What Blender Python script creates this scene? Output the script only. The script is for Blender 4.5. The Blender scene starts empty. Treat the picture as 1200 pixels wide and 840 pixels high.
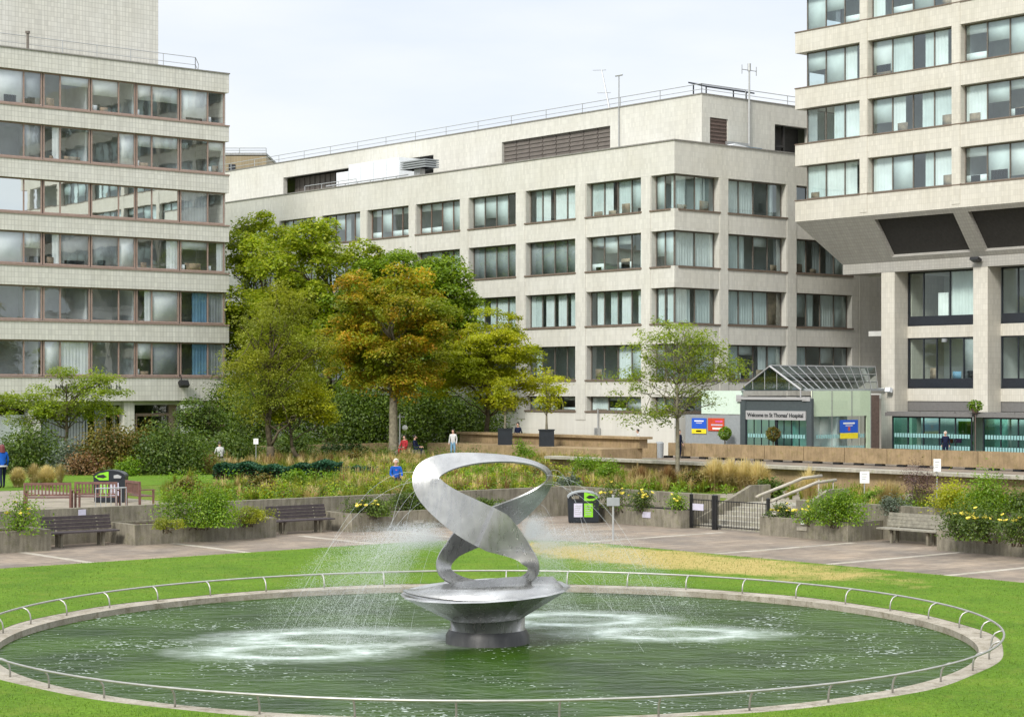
import bpy, bmesh, math, random
import numpy as np
from mathutils import Vector, Matrix
random.seed(7); rng = np.random.default_rng(7)
sc = bpy.context.scene
COL = sc.collection
pi = math.pi
# ---------------------------------------------------------------- camera, sky, sun, exposure
F, CX, HY, EYE = 2240.0, 600.0, 453.0, 4.8      # focal length in px, horizon of the photograph, eye height
TH = math.atan(1870.0/2240.0)                   # the street grid is turned by this angle to the view
CT, ST = math.cos(TH), math.sin(TH)
cd = bpy.data.cameras.new('camera'); cam = bpy.data.objects.new('camera', cd); COL.objects.link(cam)
cam.location = (0, 0, EYE); cam.rotation_euler = (pi/2, 0, -TH)
cd.sensor_width = 36; cd.lens = 36*F/1200; cd.shift_y = (HY-420)/1200
cd.clip_start = .5; cd.clip_end = 5000
sc.camera = cam
SUN = Vector((-.82, -.32, .72)).normalized()
world = bpy.data.worlds.new('World'); sc.world = world; world.use_nodes = True
def build_world():
    nt = world.node_tree; N = nt.nodes; L = nt.links; N.clear()
    out = N.new('ShaderNodeOutputWorld'); bg = N.new('ShaderNodeBackground'); L.new(bg.outputs[0], out.inputs[0])
    bg.inputs[1].default_value = .1
    sky = N.new('ShaderNodeTexSky'); sky.sky_type = 'NISHITA'; sky.sun_disc = False
    sky.sun_elevation = math.asin(SUN.z); sky.sun_rotation = math.atan2(SUN.x, SUN.y)
    tc = N.new('ShaderNodeTexCoord')
    mp = N.new('ShaderNodeMapping'); mp.inputs['Scale'].default_value = (2.2, 2.2, 9); mp.inputs['Location'].default_value = (.3, 1.7, .2)
    no = N.new('ShaderNodeTexNoise'); no.inputs['Scale'].default_value = 1.5; no.inputs['Detail'].default_value = 6; no.inputs['Roughness'].default_value = .5
    L.new(tc.outputs['Generated'], mp.inputs[0]); L.new(mp.outputs[0], no.inputs['Vector'])
    cr = N.new('ShaderNodeValToRGB')
    cr.color_ramp.elements[0].position = .34; cr.color_ramp.elements[0].color = (.79, .85, .945, 1)
    cr.color_ramp.elements[1].position = .62; cr.color_ramp.elements[1].color = (.955, .97, .985, 1)
    L.new(no.outputs['Fac'], cr.inputs[0])
    sp = N.new('ShaderNodeSeparateXYZ'); L.new(tc.outputs['Generated'], sp.inputs[0])
    mr = N.new('ShaderNodeMapRange'); mr.inputs[1].default_value = .2; mr.inputs[2].default_value = 1; mr.inputs[3].default_value = 6.2; mr.inputs[4].default_value = 14.5
    L.new(sp.outputs['Z'], mr.inputs[0])
    sm = N.new('ShaderNodeVectorMath'); sm.operation = 'SCALE'; L.new(cr.outputs[0], sm.inputs[0]); L.new(mr.outputs[0], sm.inputs['Scale'])
    mx = N.new('ShaderNodeMix'); mx.data_type = 'RGBA'; mx.inputs[0].default_value = .94
    L.new(sky.outputs[0], mx.inputs[6]); L.new(sm.outputs[0], mx.inputs[7]); L.new(mx.outputs[2], bg.inputs[0])
build_world()
sd = bpy.data.lights.new('sun', 'SUN'); sun = bpy.data.objects.new('sun', sd); COL.objects.link(sun)
sd.energy = 2.0; sd.angle = math.radians(14); sd.color = (1, .955, .88)
sun.rotation_euler = SUN.to_track_quat('Z', 'Y').to_euler()
sc.view_settings.view_transform = 'Standard'; sc.view_settings.look = 'None'; sc.view_settings.gamma = 1
sc.view_settings.use_curve_mapping = False
sc.view_settings.exposure = .80
sc.render.engine = 'CYCLES'; sc.cycles.use_denoising = True
sc.cycles.max_bounces = 10; sc.cycles.transparent_max_bounces = 16; sc.cycles.diffuse_bounces = 5; sc.cycles.glossy_bounces = 3
sc.cycles.caustics_reflective = False; sc.cycles.caustics_refractive = False

# ---------------------------------------------------------------- helpers
def at(px, D, z=0.0):
    r = (px-CX)/F
    return Vector((D*(CT*r+ST), D*(CT-ST*r), z))
RIGHT = Vector((CT, -ST, 0)); FWD = Vector((ST, CT, 0))
def hgt(py, D): return EYE+(HY-py)*D/F
def on_x(px, X):           # point of the plane x = X seen at column px -> y, depth
    r = (px-CX)/F; D = X/(ST+CT*r); return D*(CT-ST*r), D
def on_y(px, Y):
    r = (px-CX)/F; D = Y/(CT-ST*r); return D*(ST+CT*r), D

def tag(o, label=None, cat=None, group=None, kind=None):
    if label: o['label'] = label
    if cat: o['category'] = cat
    if group: o['group'] = group
    if kind: o['kind'] = kind
    return o
WL = {}
def wloc(o): return WL.get(o.name, Vector((0, 0, 0))) if o else Vector((0, 0, 0))
def link(name, data, parent=None, loc=(0, 0, 0)):
    o = bpy.data.objects.new(name, data); COL.objects.link(o)
    loc = Vector(loc)
    if parent: o.parent = parent
    o.location = loc-wloc(parent)
    WL[o.name] = loc
    return o
def thing(name, label, cat, loc, group=None, rz=0):
    o = link(name, None, None, loc); o.empty_display_size = .3; o.rotation_euler.z = rz
    return tag(o, label, cat, group)

class MB:
    def __init__(s): s.v = []; s.f = []; s.mi = []; s.m = 0; s.smooth = False
    def add(s, vs, fs):
        n = len(s.v); s.v += [tuple(v) for v in vs]
        for f in fs: s.f.append(tuple(i+n for i in f)); s.mi.append(s.m)
        return s
    def box(s, x0, x1, y0, y1, z0, z1):
        x0, x1 = min(x0, x1), max(x0, x1); y0, y1 = min(y0, y1), max(y0, y1); z0, z1 = min(z0, z1), max(z0, z1)
        return s.add([(x0,y0,z0),(x1,y0,z0),(x1,y1,z0),(x0,y1,z0),(x0,y0,z1),(x1,y0,z1),(x1,y1,z1),(x0,y1,z1)],
              [(0,3,2,1),(4,5,6,7),(0,1,5,4),(1,2,6,5),(2,3,7,6),(3,0,4,7)])
    def obox(s, c, ax, hx, ay, hy, az, hz):
        c = Vector(c); ax = Vector(ax).normalized()*hx; ay = Vector(ay).normalized()*hy; az = Vector(az).normalized()*hz
        vs = [c+ax*i+ay*j+az*k for k in (-1, 1) for (i, j) in ((-1,-1),(1,-1),(1,1),(-1,1))]
        return s.add(vs, [(0,3,2,1),(4,5,6,7),(0,1,5,4),(1,2,6,5),(2,3,7,6),(3,0,4,7)])
    def tube(s, pts, rad, n=6, closed=False, caps=True):
        pts = [Vector(p) for p in pts]; k = len(pts)
        if not hasattr(rad, '__len__'): rad = [rad]*k
        base = len(s.v); up = None
        for i, p in enumerate(pts):
            a = pts[(i-1) % k] if (closed or i > 0) else p
            b = pts[(i+1) % k] if (closed or i < k-1) else p
            t = (b-a)
            t = t.normalized() if t.length > 1e-9 else Vector((0, 0, 1))
            if up is None:
                up = Vector((0, 0, 1)) if abs(t.z) < .9 else Vector((1, 0, 0))
            u = (up-t*up.dot(t))
            u = u.normalized() if u.length > 1e-6 else t.orthogonal().normalized()
            w = t.cross(u); up = u
            for j in range(n):
                an = 2*pi*j/n
                s.v.append(tuple(p+(u*math.cos(an)+w*math.sin(an))*rad[i]))
        for i in range(k if closed else k-1):
            a0 = base+i*n; b0 = base+((i+1) % k)*n
            for j in range(n):
                s.f.append((a0+j, a0+(j+1) % n, b0+(j+1) % n, b0+j)); s.mi.append(s.m)
        if caps and not closed:
            s.f.append(tuple(base+j for j in range(n))[::-1]); s.mi.append(s.m)
            s.f.append(tuple(base+(k-1)*n+j for j in range(n))); s.mi.append(s.m)
        return s
    def lathe(s, prof, c=(0, 0, 0), n=32):
        base = len(s.v); c = Vector(c)
        for (r, z) in prof:
            for j in range(n):
                an = 2*pi*j/n; s.v.append((c.x+r*math.cos(an), c.y+r*math.sin(an), c.z+z))
        for i in range(len(prof)-1):
            for j in range(n):
                s.f.append((base+i*n+j, base+i*n+(j+1) % n, base+(i+1)*n+(j+1) % n, base+(i+1)*n+j)); s.mi.append(s.m)
        return s
    def prism(s, poly, d):       # polygon (3-d points) pushed along d
        poly = [Vector(p) for p in poly]; d = Vector(d); n = len(poly)
        return s.add(poly+[p+d for p in poly], [tuple(range(n))[::-1], tuple(range(n, 2*n))]+[(i, (i+1) % n, n+(i+1) % n, n+i) for i in range(n)])
    def build(s, name, mats, parent=None, loc=None, local=False):
        """vertices are in world coordinates (or already local); the object's origin is loc, else its parent's"""
        if not isinstance(mats, (list, tuple)): mats = [mats]
        if local: o0 = Vector((0, 0, 0)); wl = Vector(loc) if loc is not None else wloc(parent)
        else: wl = Vector(loc) if loc is not None else wloc(parent); o0 = wl
        me = bpy.data.meshes.new(name)
        V = np.array(s.v, dtype=float).reshape(-1, 3)-np.array(o0)
        me.from_pydata(V.tolist(), [], s.f)
        for m in mats: me.materials.append(m)
        me.polygons.foreach_set('material_index', s.mi)
        if s.smooth: me.polygons.foreach_set('use_smooth', [True]*len(s.f))
        boxuv(me); me.update()
        return link(name, me, parent, wl)
def boxuv(me):
    nl = len(me.loops)
    if not nl: return
    co = np.zeros(len(me.vertices)*3); me.vertices.foreach_get('co', co); co = co.reshape(-1, 3)
    vi = np.zeros(nl, int); me.loops.foreach_get('vertex_index', vi)
    npoly = len(me.polygons)
    no = np.zeros(npoly*3); me.polygons.foreach_get('normal', no); no = np.abs(no.reshape(-1, 3))
    lt = np.zeros(npoly, int); me.polygons.foreach_get('loop_total', lt)
    pn = np.repeat(no, lt, axis=0); c = co[vi]
    u = np.where((pn[:, 2] > .75), c[:, 0], np.where(pn[:, 0] > pn[:, 1], c[:, 1], c[:, 0]))
    v = np.where((pn[:, 2] > .75), c[:, 1], c[:, 2])
    uv = me.uv_layers.new(name='UVMap'); uv.data.foreach_set('uv', np.stack([u, v], 1).ravel())
def np_mesh(name, V, Q, mats, parent=None, loc=(0, 0, 0), mi=None):
    """quads from numpy; V in world coordinates"""
    loc = Vector(loc)
    me = bpy.data.meshes.new(name)
    V = V-np.array(loc); nq = len(Q); k = Q.shape[1]
    me.vertices.add(len(V)); me.vertices.foreach_set('co', V.ravel())
    me.loops.add(nq*k); me.loops.foreach_set('vertex_index', Q.ravel().astype(np.int32))
    me.polygons.add(nq); me.polygons.foreach_set('loop_start', np.arange(0, nq*k, k, dtype=np.int32))
    if not isinstance(mats, (list, tuple)): mats = [mats]
    for m in mats: me.materials.append(m)
    if mi is not None: me.polygons.foreach_set('material_index', mi)
    me.update(); me.validate()
    return link(name, me, parent, loc)

# ---------------------------------------------------------------- materials
class NT:
    def __init__(s, name):
        s.mat = bpy.data.materials.new(name); s.mat.use_nodes = True
        s.t = s.mat.node_tree; s.t.nodes.clear()
        s.out = s.n('ShaderNodeOutputMaterial')
    def n(s, typ, **kw):
        nd = s.t.nodes.new(typ)
        for k, v in kw.items(): setattr(nd, k, v)
        return nd
    def l(s, a, b): s.t.links.new(a, b)
    def coord(s, which='Object', scale=(1, 1, 1)):
        tc = s.n('ShaderNodeTexCoord'); mp = s.n('ShaderNodeMapping'); mp.inputs['Scale'].default_value = scale
        s.l(tc.outputs[which], mp.inputs[0]); return mp.outputs[0]
    def noise(s, vec, scale, detail=4, rough=.55, dist=0):
        nd = s.n('ShaderNodeTexNoise'); nd.inputs['Scale'].default_value = scale; nd.inputs['Detail'].default_value = detail
        nd.inputs['Roughness'].default_value = rough; nd.inputs['Distortion'].default_value = dist
        s.l(vec, nd.inputs['Vector']); return nd.outputs['Fac']
    def ramp(s, fac, stops, interp='LINEAR'):
        r = s.n('ShaderNodeValToRGB'); e = r.color_ramp; e.interpolation = interp
        while len(e.elements) < len(stops): e.elements.new(.5)
        for el, (p, c) in zip(e.elements, stops):
            el.position = p; el.color = (*c, 1) if hasattr(c, '__len__') else (c, c, c, 1)
        s.l(fac, r.inputs[0]); return r.outputs[0]
    def mix(s, fac, a, b, mode='MIX'):
        m = s.n('ShaderNodeMix', data_type='RGBA', blend_type=mode)
        for inp, val in ((m.inputs[0], fac), (m.inputs[6], a), (m.inputs[7], b)):
            if hasattr(val, 'is_output'): s.l(val, inp)
            elif hasattr(val, '__len__'): inp.default_value = (*val, 1)
            else: inp.default_value = val
        return m.outputs[2]
    def math(s, op, a, b=0.0, c=0.0):
        m = s.n('ShaderNodeMath', operation=op)
        for i, val in enumerate((a, b, c)):
            if hasattr(val, 'is_output'): s.l(val, m.inputs[i])
            else: m.inputs[i].default_value = val
        return m.outputs[0]
    def bump(s, h, strength=.3, dist=.02):
        b = s.n('ShaderNodeBump'); b.inputs['Strength'].default_value = strength; b.inputs['Distance'].default_value = dist
        s.l(h, b.inputs['Height']); return b.outputs[0]
    def pbr(s, col, rough=.7, metal=0, normal=None, **kw):
        p = s.n('ShaderNodeBsdfPrincipled')
        for nm, val in (('Base Color', col), ('Roughness', rough), ('Metallic', metal)):
            if hasattr(val, 'is_output'): s.l(val, p.inputs[nm])
            elif hasattr(val, '__len__'): p.inputs[nm].default_value = (*val, 1)
            else: p.inputs[nm].default_value = val
        if normal is not None: s.l(normal, p.inputs['Normal'])
        for k, v in kw.items(): p.inputs[k.replace('_', ' ')].default_value = v
        
        if 'Specular IOR Level' in p.inputs and not hasattr(rough, 'is_output') and rough >= .85: p.inputs['Specular IOR Level'].default_value = .12
        s.l(p.outputs[0], s.out.inputs[0]); return p
def plain(name, c, rough=.6, metal=0, var=.25, scale=6, bump=.0):
    m = NT(name); v = m.coord('Object')
    f = m.noise(v, scale, 5)
    lo = tuple(x*(1-var) for x in c); hi = tuple(min(1, x*(1+var*.7)) for x in c)
    col = m.ramp(f, [(.3, lo), (.7, hi)])
    nm = m.bump(m.noise(v, scale*6, 3), bump, .01) if bump else None
    m.pbr(col, rough, metal, nm); return m.mat
def tile_wall(name, c, mortar, bw, bh, streak=.18, msize=.018, vert=False):
    """small glazed tiles laid in courses; weathering streaks run down from ledges"""
    m = NT(name); uv = m.coord('UV'); ob = m.coord('UV', (1.3, .12, 1))
    b = m.n('ShaderNodeTexBrick'); b.offset = 0; b.squash = 1
    b.inputs['Scale'].default_value = 1; b.inputs['Brick Width'].default_value = bw; b.inputs['Row Height'].default_value = bh
    b.inputs['Mortar Size'].default_value = msize; b.inputs['Mortar Smooth'].default_value = .3; b.inputs['Bias'].default_value = 0
    b.inputs['Color1'].default_value = (*[x*.93 for x in c], 1); b.inputs['Color2'].default_value = (*[min(1, x*1.05) for x in c], 1)
    b.inputs['Mortar'].default_value = (*mortar, 1)
    m.l(uv, b.inputs['Vector'])
    st = m.ramp(m.noise(ob, 2.2, 6, .6), [(.35, 1-streak), (.62, 1.0)])
    bl = m.ramp(m.noise(uv, .35, 4), [(.3, (.92, .91, .88)), (.7, (1, 1, 1))])
    col = m.mix(1, m.mix(1, b.outputs['Color'], st, 'MULTIPLY'), bl, 'MULTIPLY')
    m.pbr(col, .55, 0, m.bump(b.outputs['Fac'], -.4, .01)); return m.mat
def concrete(name, c, streak=.35, scale=1):
    m = NT(name); uv = m.coord('UV'); s2 = m.coord('UV', (5, .7, 1))
    a = m.ramp(m.noise(uv, 1.1*scale, 6, .65), [(.3, [x*.66 for x in c]), (.68, [x*1.12 for x in c])])
    sp = m.ramp(m.noise(uv, 45*scale, 3, .7), [(.35, .78), (.65, 1.1)])
    st = m.ramp(m.noise(s2, 1.6, 5, .6), [(.35, 1-streak), (.6, 1.0)])
    moss = m.ramp(m.noise(uv, 2.7*scale, 5, .7), [(.52, (1, 1, 1)), (.75, (.72, .78, .55))])
    col = m.mix(1, m.mix(1, m.mix(1, a, sp, 'MULTIPLY'), st, 'MULTIPLY'), moss, 'MULTIPLY')
    m.pbr(col, .88, 0, m.bump(m.noise(uv, 30, 4), .5, .02)); return m.mat
def leaf_mat(name, cols, trans=.35, patch=None):
    m = NT(name); g = m.n('ShaderNodeNewGeometry')
    n = len(cols)
    col = m.ramp(g.outputs['Random Per Island'], [((i+.5)/n, c) for i, c in enumerate(cols)])
    big = m.ramp(m.noise(m.coord('Object'), .55, 3), [(.35, .72), (.65, 1.22)])
    col = m.mix(1, col, big, 'MULTIPLY')
    if patch: col = m.mix(m.ramp(m.noise(m.coord('Object', (1, 1, 1.2)), .33, 4), [(.42, 0.0), (.60, 1.0)]), col, m.mix(1, patch, big, 'MULTIPLY'))
    d = m.n('ShaderNodeBsdfDiffuse'); t = m.n('ShaderNodeBsdfTranslucent'); gl = m.n('ShaderNodeBsdfGlossy')
    gl.inputs['Roughness'].default_value = .45
    m.l(col, d.inputs[0]); m.l(m.mix(1, col, (1.15, 1.2, .7), 'MULTIPLY'), t.inputs[0])
    a = m.n('ShaderNodeMixShader'); a.inputs[0].default_value = trans; m.l(d.outputs[0], a.inputs[1]); m.l(t.outputs[0], a.inputs[2])
    b = m.n('ShaderNodeMixShader'); b.inputs[0].default_value = .025; m.l(a.outputs[0], b.inputs[1]); m.l(gl.outputs[0], b.inputs[2])
    m.l(b.outputs[0], m.out.inputs[0]); return m.mat
def glass(name, tint, refl=2.0, base=.03, wav=.12):
    m = NT(name)
    tr = m.n('ShaderNodeBsdfTransparent'); tr.inputs[0].default_value = (*tint, 1)
    gl = m.n('ShaderNodeBsdfGlossy'); gl.inputs['Roughness'].default_value = .015; gl.inputs[0].default_value = (.93, 1, 1, 1)
    nb = m.bump(m.noise(m.coord('Object'), .9, 2), wav, .02); m.l(nb, gl.inputs['Normal'])
    fr = m.n('ShaderNodeLayerWeight'); fr.inputs[0].default_value = .5      # same from both sides of the thin sheet
    sch = m.math('MULTIPLY_ADD', m.math('POWER', fr.outputs['Facing'], 5.0), .96, .04)
    f = m.math('MINIMUM', m.math('MULTIPLY_ADD', sch, refl, base), 1.0)
    mx = m.n('ShaderNodeMixShader'); m.l(f, mx.inputs[0]); m.l(tr.outputs[0], mx.inputs[1]); m.l(gl.outputs[0], mx.inputs[2])
    m.l(mx.outputs[0], m.out.inputs[0]); return m.mat
M = {}
M['tile_left'] = tile_wall('pale grey tile', (.65, .64, .59), (.48, .47, .43), .24, .34, .12, .018)
M['tile_mid'] = tile_wall('cream tile', (.625, .615, .565), (.555, .545, .495), .16, .32, .10, .011)
M['tile_tower'] = tile_wall('warm cream tile', (.605, .58, .515), (.52, .495, .43), .16, .32, .09, .012)
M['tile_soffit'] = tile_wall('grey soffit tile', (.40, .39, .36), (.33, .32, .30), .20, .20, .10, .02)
M['white_wall'] = tile_wall('white render', (.68, .67, .62), (.60, .59, .54), 1.9, 1.2, .08, .008)
M['brown_frame'] = plain('brown metal frame', (.20, .13, .10), .5, .0, .2)
M['rose_frame'] = plain('faded brown timber frame', (.30, .215, .18), .6, 0, .15)
M['dark_frame'] = plain('dark bronze frame', (.15, .13, .11), .45)
M['black_frame'] = plain('black blue frame', (.018, .022, .03), .35)
M['sill'] = plain('dark sill', (.16, .12, .09), .6)
M['coping'] = plain('lead coping', (.22, .21, .19), .6)
M['louvre'] = plain('brown louvre', (.15, .13, .115), .6, 0, .12, 2)
M['dark_panel'] = plain('charcoal soffit panel', (.030, .028, .026), .7)
M['interior'] = plain('interior wall', (.70, .72, .71), .9, 0, .35, .35)
M['int_floor'] = plain('interior floor', (.60, .60, .57), .9, 0, .35, .4)
M['curtain_teal'] = plain('pale teal curtain', (.66, .71, .70), .9, 0, .12, 1.2)
M['curtain_white'] = plain('white blind', (.80, .82, .81), .9, 0, .1, 1.2)
M['curtain_blue'] = plain('blue curtain', (.16, .30, .42), .9, 0, .2, 1.2)
M['curtain_grey'] = plain('grey blind', (.33, .35, .36), .9, 0, .2, 1.2)
M['furniture'] = plain('indoor clutter', (.30, .22, .15), .8, 0, .6, 2)
M['glass_teal'] = glass('teal glass', (.87, .955, .955), 1.5, .085)
M['glass_glare'] = glass('glare boosted glass', (.3, .33, .34), 3.0, .62, .04)  # reflectance raised to imitate sky glare on ordinary panes, no real film
M['glass_grey'] = glass('grey glass', (.92, .95, .97), 1.5, .07)
M['glass_clear'] = glass('clear glass', (.88, .96, .94), 1.2, .02)
M['marking'] = plain('etched teal marking', (.25, .45, .45), .6, 0, .1)
M['glass_green'] = glass('green tinted glass', (.42, .74, .68), 1.6, .03)
M['roof_grey'] = plain('roof felt', (.3, .3, .3), .9)
M['white_metal'] = plain('white painted metal', (.74, .77, .80), .5, 0, .06)
M['pale_steel'] = plain('galvanised steel', (.46, .47, .47), .45, .6, .12)
M['grey_panel'] = plain('grey cladding panel', (.27, .29, .30), .6, 0, .1)
M['slate_panel'] = plain('slate grey panel', (.06, .075, .08), .5, 0, .1)
M['glass_roof'] = glass('grey roof glass', (.42, .50, .50), 1.6, .06)
M['cream_panel'] = plain('cream backing panel', (.80, .82, .62), .7, 0, .05)
M['mint_panel'] = plain('frosted mint panel', (.58, .70, .60), .5, 0, .08)
M['canopy'] = plain('dark grey canopy metal', (.16, .155, .15), .5, 0, .1)
M['brown_post'] = plain('brown clad post', (.13, .09, .075), .6)
M['black'] = plain('matt black', (.012, .012, .013), .45)
M['lettering'] = plain('dark lettering', (.012, .014, .018), .5)
M['sign_grey'] = plain('sign grey', (.36, .36, .36), .5, 0, .05)
M['white'] = plain('white sheet', (.8, .8, .78), .6, 0, .04)
M['blue_poster'] = plain('poster blue', (.02, .10, .55), .5, 0, .1)
M['yellow_poster'] = plain('poster yellow', (.80, .66, .03), .5, 0, .1)
M['red_poster'] = plain('poster red', (.55, .07, .03), .5, 0, .15)
M['pink'] = plain('pink banner', (.62, .12, .36), .7, 0, .3, 3)
M['lime'] = plain('lime green panel', (.22, .55, .02), .4, 0, .08)
M['bin_black'] = plain('bin charcoal plastic', (.014, .018, .024), .35)
M['lilac'] = plain('lilac notice', (.52, .50, .60), .5, 0, .1)
M['concrete'] = concrete('planter concrete', (.27, .245, .19))
M['concrete_pale'] = concrete('pale concrete', (.42, .395, .33), .25)
M['concrete_tan'] = concrete('tan concrete', (.36, .265, .155), .2)
M['soil'] = plain('soil', (.045, .032, .02), .95, 0, .5, 4, .5)
M['bench_dark'] = plain('weathered dark timber', (.055, .043, .045), .7, 0, .35, 8)
M['bench_grey'] = plain('silvered timber', (.25, .235, .19), .75, 0, .3, 8)
M['bench_red'] = plain('red brown timber', (.15, .07, .055), .6, 0, .3, 8)
M['bark'] = plain('bark', (.11, .09, .06), .95, 0, .5, 5, .6)
M['bark_pale'] = plain('pale bark', (.20, .18, .13), .95, 0, .4, 5, .6)
M['brick'] = tile_wall('brown brick', (.26, .19, .10), (.34, .30, .22), .23, .075, .2, .012)
M['skin'] = plain('skin', (.50, .30, .22), .6, 0, .08)
M['hair_red'] = plain('dark red hair', (.13, .02, .02), .6)
M['hair_white'] = plain('white hair', (.62, .58, .50), .7)
M['hair_dark'] = plain('dark hair', (.02, .015, .012), .6)
M['cloth_blue'] = plain('royal blue cloth', (.012, .085, .38), .85, 0, .25, 5)
M['cloth_navy'] = plain('navy cloth', (.012, .016, .04), .85, 0, .25, 5)
M['cloth_red'] = plain('red cloth', (.32, .03, .035), .85, 0, .25, 5)
M['cloth_white'] = plain('white cloth', (.50, .50, .49), .85, 0, .1, 5)
M['cloth_pink'] = plain('pink cloth', (.50, .14, .26), .85, 0, .2, 5)
M['shoe'] = plain('black shoe', (.012, .011, .01), .5)

def steel_mat():
    m = NT('brushed stainless steel'); v = m.coord('Object', (3, 3, .5))
    w = m.coord('Object')
    r = m.ramp(m.noise(v, 5, 5), [(.3, .22), (.7, .40)])
    c = m.ramp(m.noise(w, 1.5, 5), [(.3, (.25, .25, .245)), (.7, (.47, .47, .46))])
    m.pbr(c, r, .85, m.bump(m.noise(v, 22, 3), .12, .01)); return m.mat
M['steel'] = steel_mat()
M['rail_steel'] = plain('satin steel', (.40, .39, .36), .42, .75, .15)
def drum_mat():
    m = NT('wet dark stone drum'); v = m.coord('Object', (1, 1, .35))
    c = m.ramp(m.noise(v, 5, 6), [(.3, (.012, .013, .014)), (.7, (.055, .055, .055))])
    m.pbr(c, .42, 0, m.bump(m.noise(v, 12, 4), .3, .02)); return m.mat
M['drum'] = drum_mat()

# leaves
M['lf_plane'] = leaf_mat('plane tree leaves', [(.17, .24, .010), (.24, .31, .014), (.31, .365, .018), (.36, .39, .026)], 0.5)
M['lf_plane2'] = leaf_mat('deep green leaves', [(.11, .19, .010), (.17, .255, .014), (.23, .315, .018)], 0.48)
M['lf_dark'] = leaf_mat('dark undergrowth leaves', [(.018, .038, .008), (.03, .055, .01), (.045, .075, .012)], .2)
M['lf_gold'] = leaf_mat('turning autumn leaves', [(.28, .31, .014), (.37, .33, .018), (.48, .34, .022), (.55, .29, .024)], 0.5, (.19, .24, .014))
M['lf_yel'] = leaf_mat('yellow green leaves', [(.33, .36, .012), (.42, .43, .016), (.50, .48, .02)], 0.5, (.29, .34, .013))
M['lf_olive'] = leaf_mat('feathery olive leaves', [(.17, .215, .02), (.24, .28, .028), (.30, .325, .04)], 0.5, (.27, .28, .02))
M['lf_fresh'] = leaf_mat('fresh green leaves', [(.15, .22, .012), (.22, .29, .016), (.29, .35, .028)], 0.5)
M['lf_bright'] = leaf_mat('bright shrub leaves', [(.10, .20, .010), (.16, .28, .013), (.23, .34, .02)], 0.45)
M['lf_shrub'] = leaf_mat('shrub leaves', [(.05, .095, .014), (.085, .135, .017), (.12, .175, .02)], 0.35)
M['lf_rust'] = leaf_mat('rust and green shrub leaves', [(.06, .08, .012), (.12, .12, .018), (.20, .11, .03)], .3, (.17, .16, .015))
M['lf_under'] = leaf_mat('deep green undergrowth leaves', [(.05, .09, .009), (.085, .14, .012), (.13, .19, .016)], .4)  # deep green range for the undergrowth foliage
M['lf_teal'] = leaf_mat('dark teal hedge leaves', [(.010, .045, .022), (.02, .07, .032), (.03, .095, .042)], .2)
M['lf_purple'] = leaf_mat('purple shrub leaves', [(.06, .035, .035), (.11, .055, .06), (.16, .10, .08)], .25)
M['lf_grey'] = leaf_mat('grey green leaves', [(.09, .12, .08), (.14, .17, .12)], .25)
M['gr_tan'] = leaf_mat('dry tan grass', [(.30, .22, .085), (.40, .30, .13), (.50, .39, .19)], 0.4)
M['gr_pale'] = leaf_mat('pale straw grass', [(.52, .40, .17), (.64, .51, .25), (.72, .60, .34)], 0.4)
M['gr_green'] = leaf_mat('garden grass blades', [(.12, .16, .015), (.18, .21, .02), (.26, .26, .035)], 0.4)
M['gr_rust'] = leaf_mat('rust seed heads', [(.16, .08, .035), (.24, .13, .05), (.30, .19, .08)], .3)
M['rose'] = plain('yellow rose petals', (.80, .68, .10), .7, 0, .15, 9)
M['lawn_blade'] = leaf_mat('lawn blades', [(.08, .155, .012), (.11, .195, .016), (.15, .24, .022)], .3)

def lawn_mat():
    m = NT('lawn'); o = m.coord('Object')
    a = m.ramp(m.noise(o, .5, 5), [(.3, (.082, .165, .012)), (.7, (.125, .222, .017))])
    b = m.ramp(m.noise(o, 14, 4, .7), [(.3, .62), (.7, 1.25)])
    f2 = m.ramp(m.noise(o, 70, 2, .7), [(.3, .68), (.7, 1.25)])
    g = m.mix(1, m.mix(1, a, b, 'MULTIPLY'), f2, 'MULTIPLY')
    # worn straw coloured strip along the far side
    tc = m.n('ShaderNodeTexCoord'); mp = m.n('ShaderNodeMapping'); mp.vector_type = 'POINT'
    m.l(tc.outputs['Object'], mp.inputs[0])
    mp.inputs['Location'].default_value = (-13.9/2.5, -9.6/9.0, 0); mp.inputs['Scale'].default_value = (1/2.5, 1/9.0, 0)
    vl = m.n('ShaderNodeVectorMath', operation='LENGTH'); m.l(mp.outputs[0], vl.inputs[0])
    d = m.math('ADD', vl.outputs['Value'], m.math('MULTIPLY', m.math('SUBTRACT', m.noise(o, .8, 5, .65), .5), 1.5))
    mask = m.ramp(d, [(.55, .92), (1.05, 0.0)])
    dry = m.ramp(m.noise(o, 9, 4, .7), [(.3, (.30, .23, .07)), (.7, (.48, .38, .15))])
    thin = m.ramp(m.noise(o, 1.1, 6, .75), [(.50, 0.0), (.70, .5)])
    col = m.mix(mask, m.mix(thin, g, (.17, .20, .03)), dry)
    m.pbr(col, .9, 0, m.bump(m.noise(o, 55, 3), .8, .03)); return m.mat
M['lawn'] = lawn_mat()
def turf_mat():
    m = NT('rough turf'); o = m.coord('Object')
    a = m.ramp(m.noise(o, .35, 5), [(.3, (.07, .12, .012)), (.7, (.16, .20, .03))])
    b = m.ramp(m.noise(o, 9, 4, .7), [(.3, .6), (.7, 1.25)])
    m.pbr(m.mix(1, a, b, 'MULTIPLY'), .95, 0, m.bump(m.noise(o, 30, 3), .8, .03)); return m.mat
M['turf'] = turf_mat()
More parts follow.
